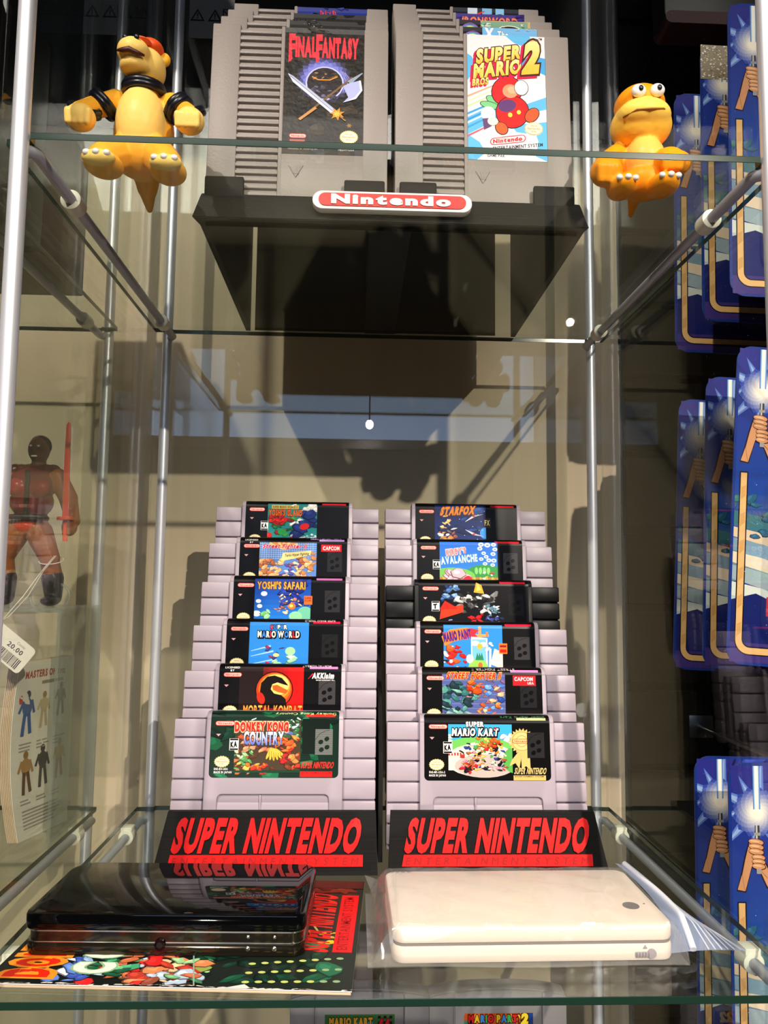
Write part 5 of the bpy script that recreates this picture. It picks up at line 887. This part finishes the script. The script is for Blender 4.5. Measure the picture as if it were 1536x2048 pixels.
# ================================================================== what stands in the left cabinet
t = thing('acrylic_riser', 'clear acrylic riser under the toy warrior in the left cabinet', 'riser', (-.292, .26, 0)); O = (-.292, .26, 0)
b = bnew(); box(b, -.334, -.2475, .215, .305, .1728, .1758, .0006); obj('riser_top', b, MT['acryl'], t, 0, O)
for xa in (-.334, -.2505): b = bnew(); box(b, xa, xa+.003, .215, .305, .0002, .1728, .0006); obj('riser_side', b, MT['acryl'], t, 0, O)
b = bnew(); torus(b, (-.2790, .272, .1835), .0165, .0125, .0012, Matrix.Rotation(R(80), 3, 'X')); obj('foot_ring', b, MT['acryl'], t, 60, O)
t = thing('action_figure', 'muscular toy warrior in dark red vest holding a bright orange sword, in the left cabinet', 'action figure', (-.298, .275, .176)); O = (-.298, .275, .176)
SK, HR, VE, BT, BK = (150, 86, 48), (40, 30, 28), (104, 30, 34), (190, 60, 30), (24, 24, 26)
P = [('e', (-.2956, .2750, .3090), (.0088, .0098, .0115), (96, 66, 52)), ('e', (-.2956, .2780, .3130), (.0092, .0090, .0096), HR), ('c', (-.2960, .277, .296), (-.2960, .277, .303), .0062, .0060, (96, 66, 52)), ('e', (-.2956, .2652, .3080), (.0018, .0018, .0024), (96, 66, 52)),
 ('e', (-.2985, .2750, .2800), (.0215, .0135, .0140), VE), ('e', (-.2995, .2750, .2640), (.0185, .0125, .0150), VE), ('e', (-.2900, .2655, .2750), (.0090, .0060, .0080), (140, 40, 40)), ('e', (-.3080, .2655, .2750), (.0090, .0060, .0080), (140, 40, 40)), ('c', (-.315, .276, .290), (-.283, .276, .290), .0072, .0072, (76, 40, 32)),
 ('e', (-.3005, .2750, .2500), (.0165, .0120, .0050), BK), ('e', (-.3010, .2750, .2420), (.0160, .0120, .0085), BT),
 ('c', (-.2790, .276, .2850), (-.2690, .276, .2680), .0088, .0080, SK), ('c', (-.2690, .276, .2670), (-.2620, .270, .2480), .0080, .0062, SK), ('e', (-.2640, .2680, .2420), (.0064, .0066, .0074), SK),
 ('c', (-.3190, .276, .2850), (-.3300, .274, .2700), .0088, .0080, SK), ('c', (-.3300, .274, .2690), (-.3360, .268, .2520), .0080, .0062, SK), ('e', (-.3360, .2640, .2460), (.0064, .0066, .0074), SK),
 ('c', (-.2920, .275, .2380), (-.2815, .274, .2160), .0118, .0086, SK), ('c', (-.2815, .274, .2150), (-.2790, .276, .2000), .0080, .0084, SK), ('c', (-.2790, .276, .1990), (-.2777, .276, .1830), .0094, .0072, BK), ('e', (-.2775, .2690, .1800), (.0070, .0120, .0044), BK),
 ('c', (-.3110, .275, .2380), (-.3195, .274, .2180), .0118, .0086, SK), ('c', (-.3195, .274, .2170), (-.3185, .276, .2000), .0080, .0084, SK), ('c', (-.3185, .276, .1990), (-.3175, .276, .1830), .0094, .0072, BK), ('e', (-.3175, .2690, .1800), (.0070, .0120, .0044), BK)]
for k in range(4): P.append(('c', (-.2668, .2635, .2462-k*.0032), (-.2618, .2618, .2460-k*.0032), .0018, .0016, SK))
organic('body', P, t, printmat('figure_vinyl', .25), .0009, 3, O)
b = bnew(); box(b, -.3005+.0, -.2965, .2610, .2622, .252, .290, .0004); tube(b, [(-.3180, .2625, .2500), (-.3005, .2615, .2500), (-.2840, .2630, .2500)], .0022, 8); obj('belt', b, MT['dark'], t, 40, O)
b = bnew(); [ell(b, p, (.0012, .0008, .0009), 2) for p in ((-.2988, .2656, .3112), (-.2924, .2656, .3112))]; ell(b, (-.2956, .2653, .3024), (.0028, .0008, .0008), 2); obj('face_detail', b, MT['white'], t, 180, O)
b = bnew(); tube(b, [(-.2650, .2625, .2300), (-.2654, .2620, .2480)], .0020, 10); cyl(b, (-.2654, .2620, .2478), (-.2655, .2620, .2505), .0068, 16); prism(b, [(-.2682, .2505), (-.2628, .2505), (-.2640, .3000), (-.2648, .3300), (-.2664, .3318), (-.2684, .3290), (-.2688, .3000)], 'y', .2612, .2632, .0005); s_ = obj('sword', b, mat('sword_orange', (240, 92, 48), .35, sss=.1), t, 30, O); s_['label'] = 'bright orange plastic sword'
# booklet of small warriors
A_, B_ = Vector((-.2685, .200, 0)), Vector((-.2515, .260, 0)); ux = (B_-A_).normalized(); nr = Vector((ux.y, -ux.x, 0))
def leaf(u, z, d): f = (z-.004)/.132; bul = .0035*math.sin(min(1, max(0, f))*math.pi)*(1-u/.0624)**2; return A_+ux*(u-.0035*math.sin(f*2.6)*(1-u/.0624)+.006*(1-f)**3*(1-u/.0624))+nr*(d-bul)+Vector((0, 0, z))
t = thing('booklet', 'small thick booklet with little coloured warriors on its cover, upright in the left cabinet', 'booklet', (-.26, .23, 0)); O = (-.26, .23, 0)
b = bnew(); bn = bnew()
for k in range(7):
    d0, d1 = -.0005-k*.0011, -.0005-k*.0011-.0008; bb = b if k else bn
    for j in range(12):
        z0_, z1_ = .004+.132*j/12, .004+.132*(j+1)/12; u0, u1 = -.0004*k, .0624
        v = [bb.verts.new(leaf(*q)) for q in ((u0, z0_, d0), (u1, z0_, d0), (u1, z1_, d0), (u0, z1_, d0), (u0, z0_, d1), (u1, z0_, d1), (u1, z1_, d1), (u0, z1_, d1))]
        for f in ((0, 1, 2, 3), (7, 6, 5, 4), (0, 3, 7, 4), (1, 5, 6, 2)): bb.faces.new([v[i] for i in f])
obj('pages', b, MT['page'], t, 0, O); cv = obj('cover', bn, mat('cover_paper', (226, 218, 200), .5), t, 0, O)
a = Art(62.4, 132, (228, 222, 206), 95); a.text('MASTERS OF THE', 30, 119.5, 5, 44, (170, 70, 60), .05); a.rect(26, 113.5, 50, 116, (150, 140, 120))
def mini(x, y, s_, c1, c2, c3):
    a.ell(x, y+20*s_, 2.2*s_, 2.8*s_, c2); a.ell(x, y+12*s_, 4.2*s_, 6*s_, c1); a.line([(x-3.6*s_, y+16*s_), (x-6.6*s_, y+9*s_)], 2*s_, c1); a.line([(x+3.6*s_, y+16*s_), (x+6*s_, y+8*s_)], 2*s_, c1); a.line([(x-1.6*s_, y+8*s_), (x-3*s_, y-6*s_)], 2.8*s_, c3); a.line([(x+1.6*s_, y+8*s_), (x+3.4*s_, y-5*s_)], 2.8*s_, c3)
mini(13, 84, 1.15, (70, 100, 150), (60, 60, 80), (50, 90, 150)); a.ell(6, 104, 1.8, 3.4, (200, 70, 60)); mini(30, 86, .95, (196, 180, 140), (160, 130, 90), (190, 172, 130)); mini(48, 92, .9, (110, 104, 90), (96, 86, 70), (120, 110, 94)); mini(14, 40, 1.1, (170, 130, 80), (150, 110, 60), (96, 66, 46)); mini(31, 42, 1.1, (66, 64, 62), (60, 58, 56), (76, 70, 62)); mini(49, 44, 1.05, (200, 160, 110), (190, 140, 90), (170, 130, 90))
for y in (70, 67.5, 65, 28, 25.5): [a.rect(7+k*17, y, 7+k*17+a.rnd.uniform(8, 13), y+1, (150, 146, 140)) for k in range(3)]
for k in range(6): a.rect(8, 20-k*2.6, 8+a.rnd.uniform(34, 46), 21-k*2.6, (150, 146, 140))
a.build('cover_print', MT['paper'], lambda u, v, l: leaf(u*.001, .004+v*.001, -.0005+l)-Vector(O), cv, [132*k/12 for k in range(1, 12)])
t = thing('booklet_stand', 'pale plastic stand strip holding the small booklet upright', 'stand', (-.256, .238, 0)); b = bnew(); box(b, -.010, .010, -.004, .030, .0002, .0030, .0005); box(b, -.012, -.007, -.003, -.001, .003, .040, .0004); obj('foot_plate', b, MT['acryl'], t); t.location = (-.262, .245, 0)
t = thing('price_tag', 'white price tag with barcode hanging on string from the toy warrior', 'tag', (-.2665, .170, .1500), (0, R(38), 0)); b = bnew(); prism(b, rrect(-.0215, .0175, -.0105, .0105, .0035, 4), 'y', 0, .0004); obj('tag_card', b, MT['white'], t)
a = Art(39, 21, (238, 232, 218), 97, 3); a.nx()
x = 17
while x < 35: w_ = a.rnd.choice((.3, .5, .8)); a.rect(x, 1.5, x+w_, 9, (30, 28, 28), False); x += w_+a.rnd.choice((.4, .6))
a.text('20.00', 26, 11.5, 3.2, 13, (50, 50, 56), .03); a.text('Comic', 28, 16.4, 1.8, 7, (140, 140, 146), .02); a.poly([(0, 0), (9, 0), (13, 8), (8, 21), (0, 21)], (40, 110, 180)); a.poly([(0, 0), (6, 0), (9, 5), (3, 8), (0, 7)], (150, 210, 160)); a.build('tag_print', MT['paper'], flat(-.0215, 0, -.0105), t)
b = bnew()
for d in (0, .0012): tube(b, [Vector(p) for p in ((-.2726+d, .2615, .2178), (-.2750+d, .243, .2050), (-.2770+d*3, .215, .1850), (-.2790+d*2, .190, .1700), (-.2830, .1700, .1640))], .00035, 6)
torus(b, (-.2800, .274, .2140), .0098, .0098, .0004, Matrix.Rotation(R(20), 3, 'X')); obj('string', b, MT['string'], t, 60).matrix_parent_inverse = (Matrix.Translation((-.2665, .170, .1500)) @ Matrix.Rotation(R(38), 4, 'Y')).inverted()
for x0, x1, y0, y1, h, m, nm, lb in ((-.330, -.250, .150, .235, .12, 'darkred', 'red_box', 'dark red box on the upper shelf of the left cabinet'), (-.345, -.246, .045, .140, .15, 'blk2', 'black_box', 'black box on the upper shelf of the left cabinet beside the larger yellow toy')):
    t = thing(nm, lb, 'box', ((x0+x1)/2, (y0+y1)/2, H+.0021)); b = bnew(); box(b, x0, x1, y0, y1, H+.0021, H+h, .001); obj('carton', b, MT[m], t, 30, t.location)
    b = bnew(); box(b, x0+.004, x1-.004, (y0+y1)/2-.0005, (y0+y1)/2+.0005, H+h, H+h+.0004); obj('lid_seam', b, MT['dark'], t, 30, t.location)
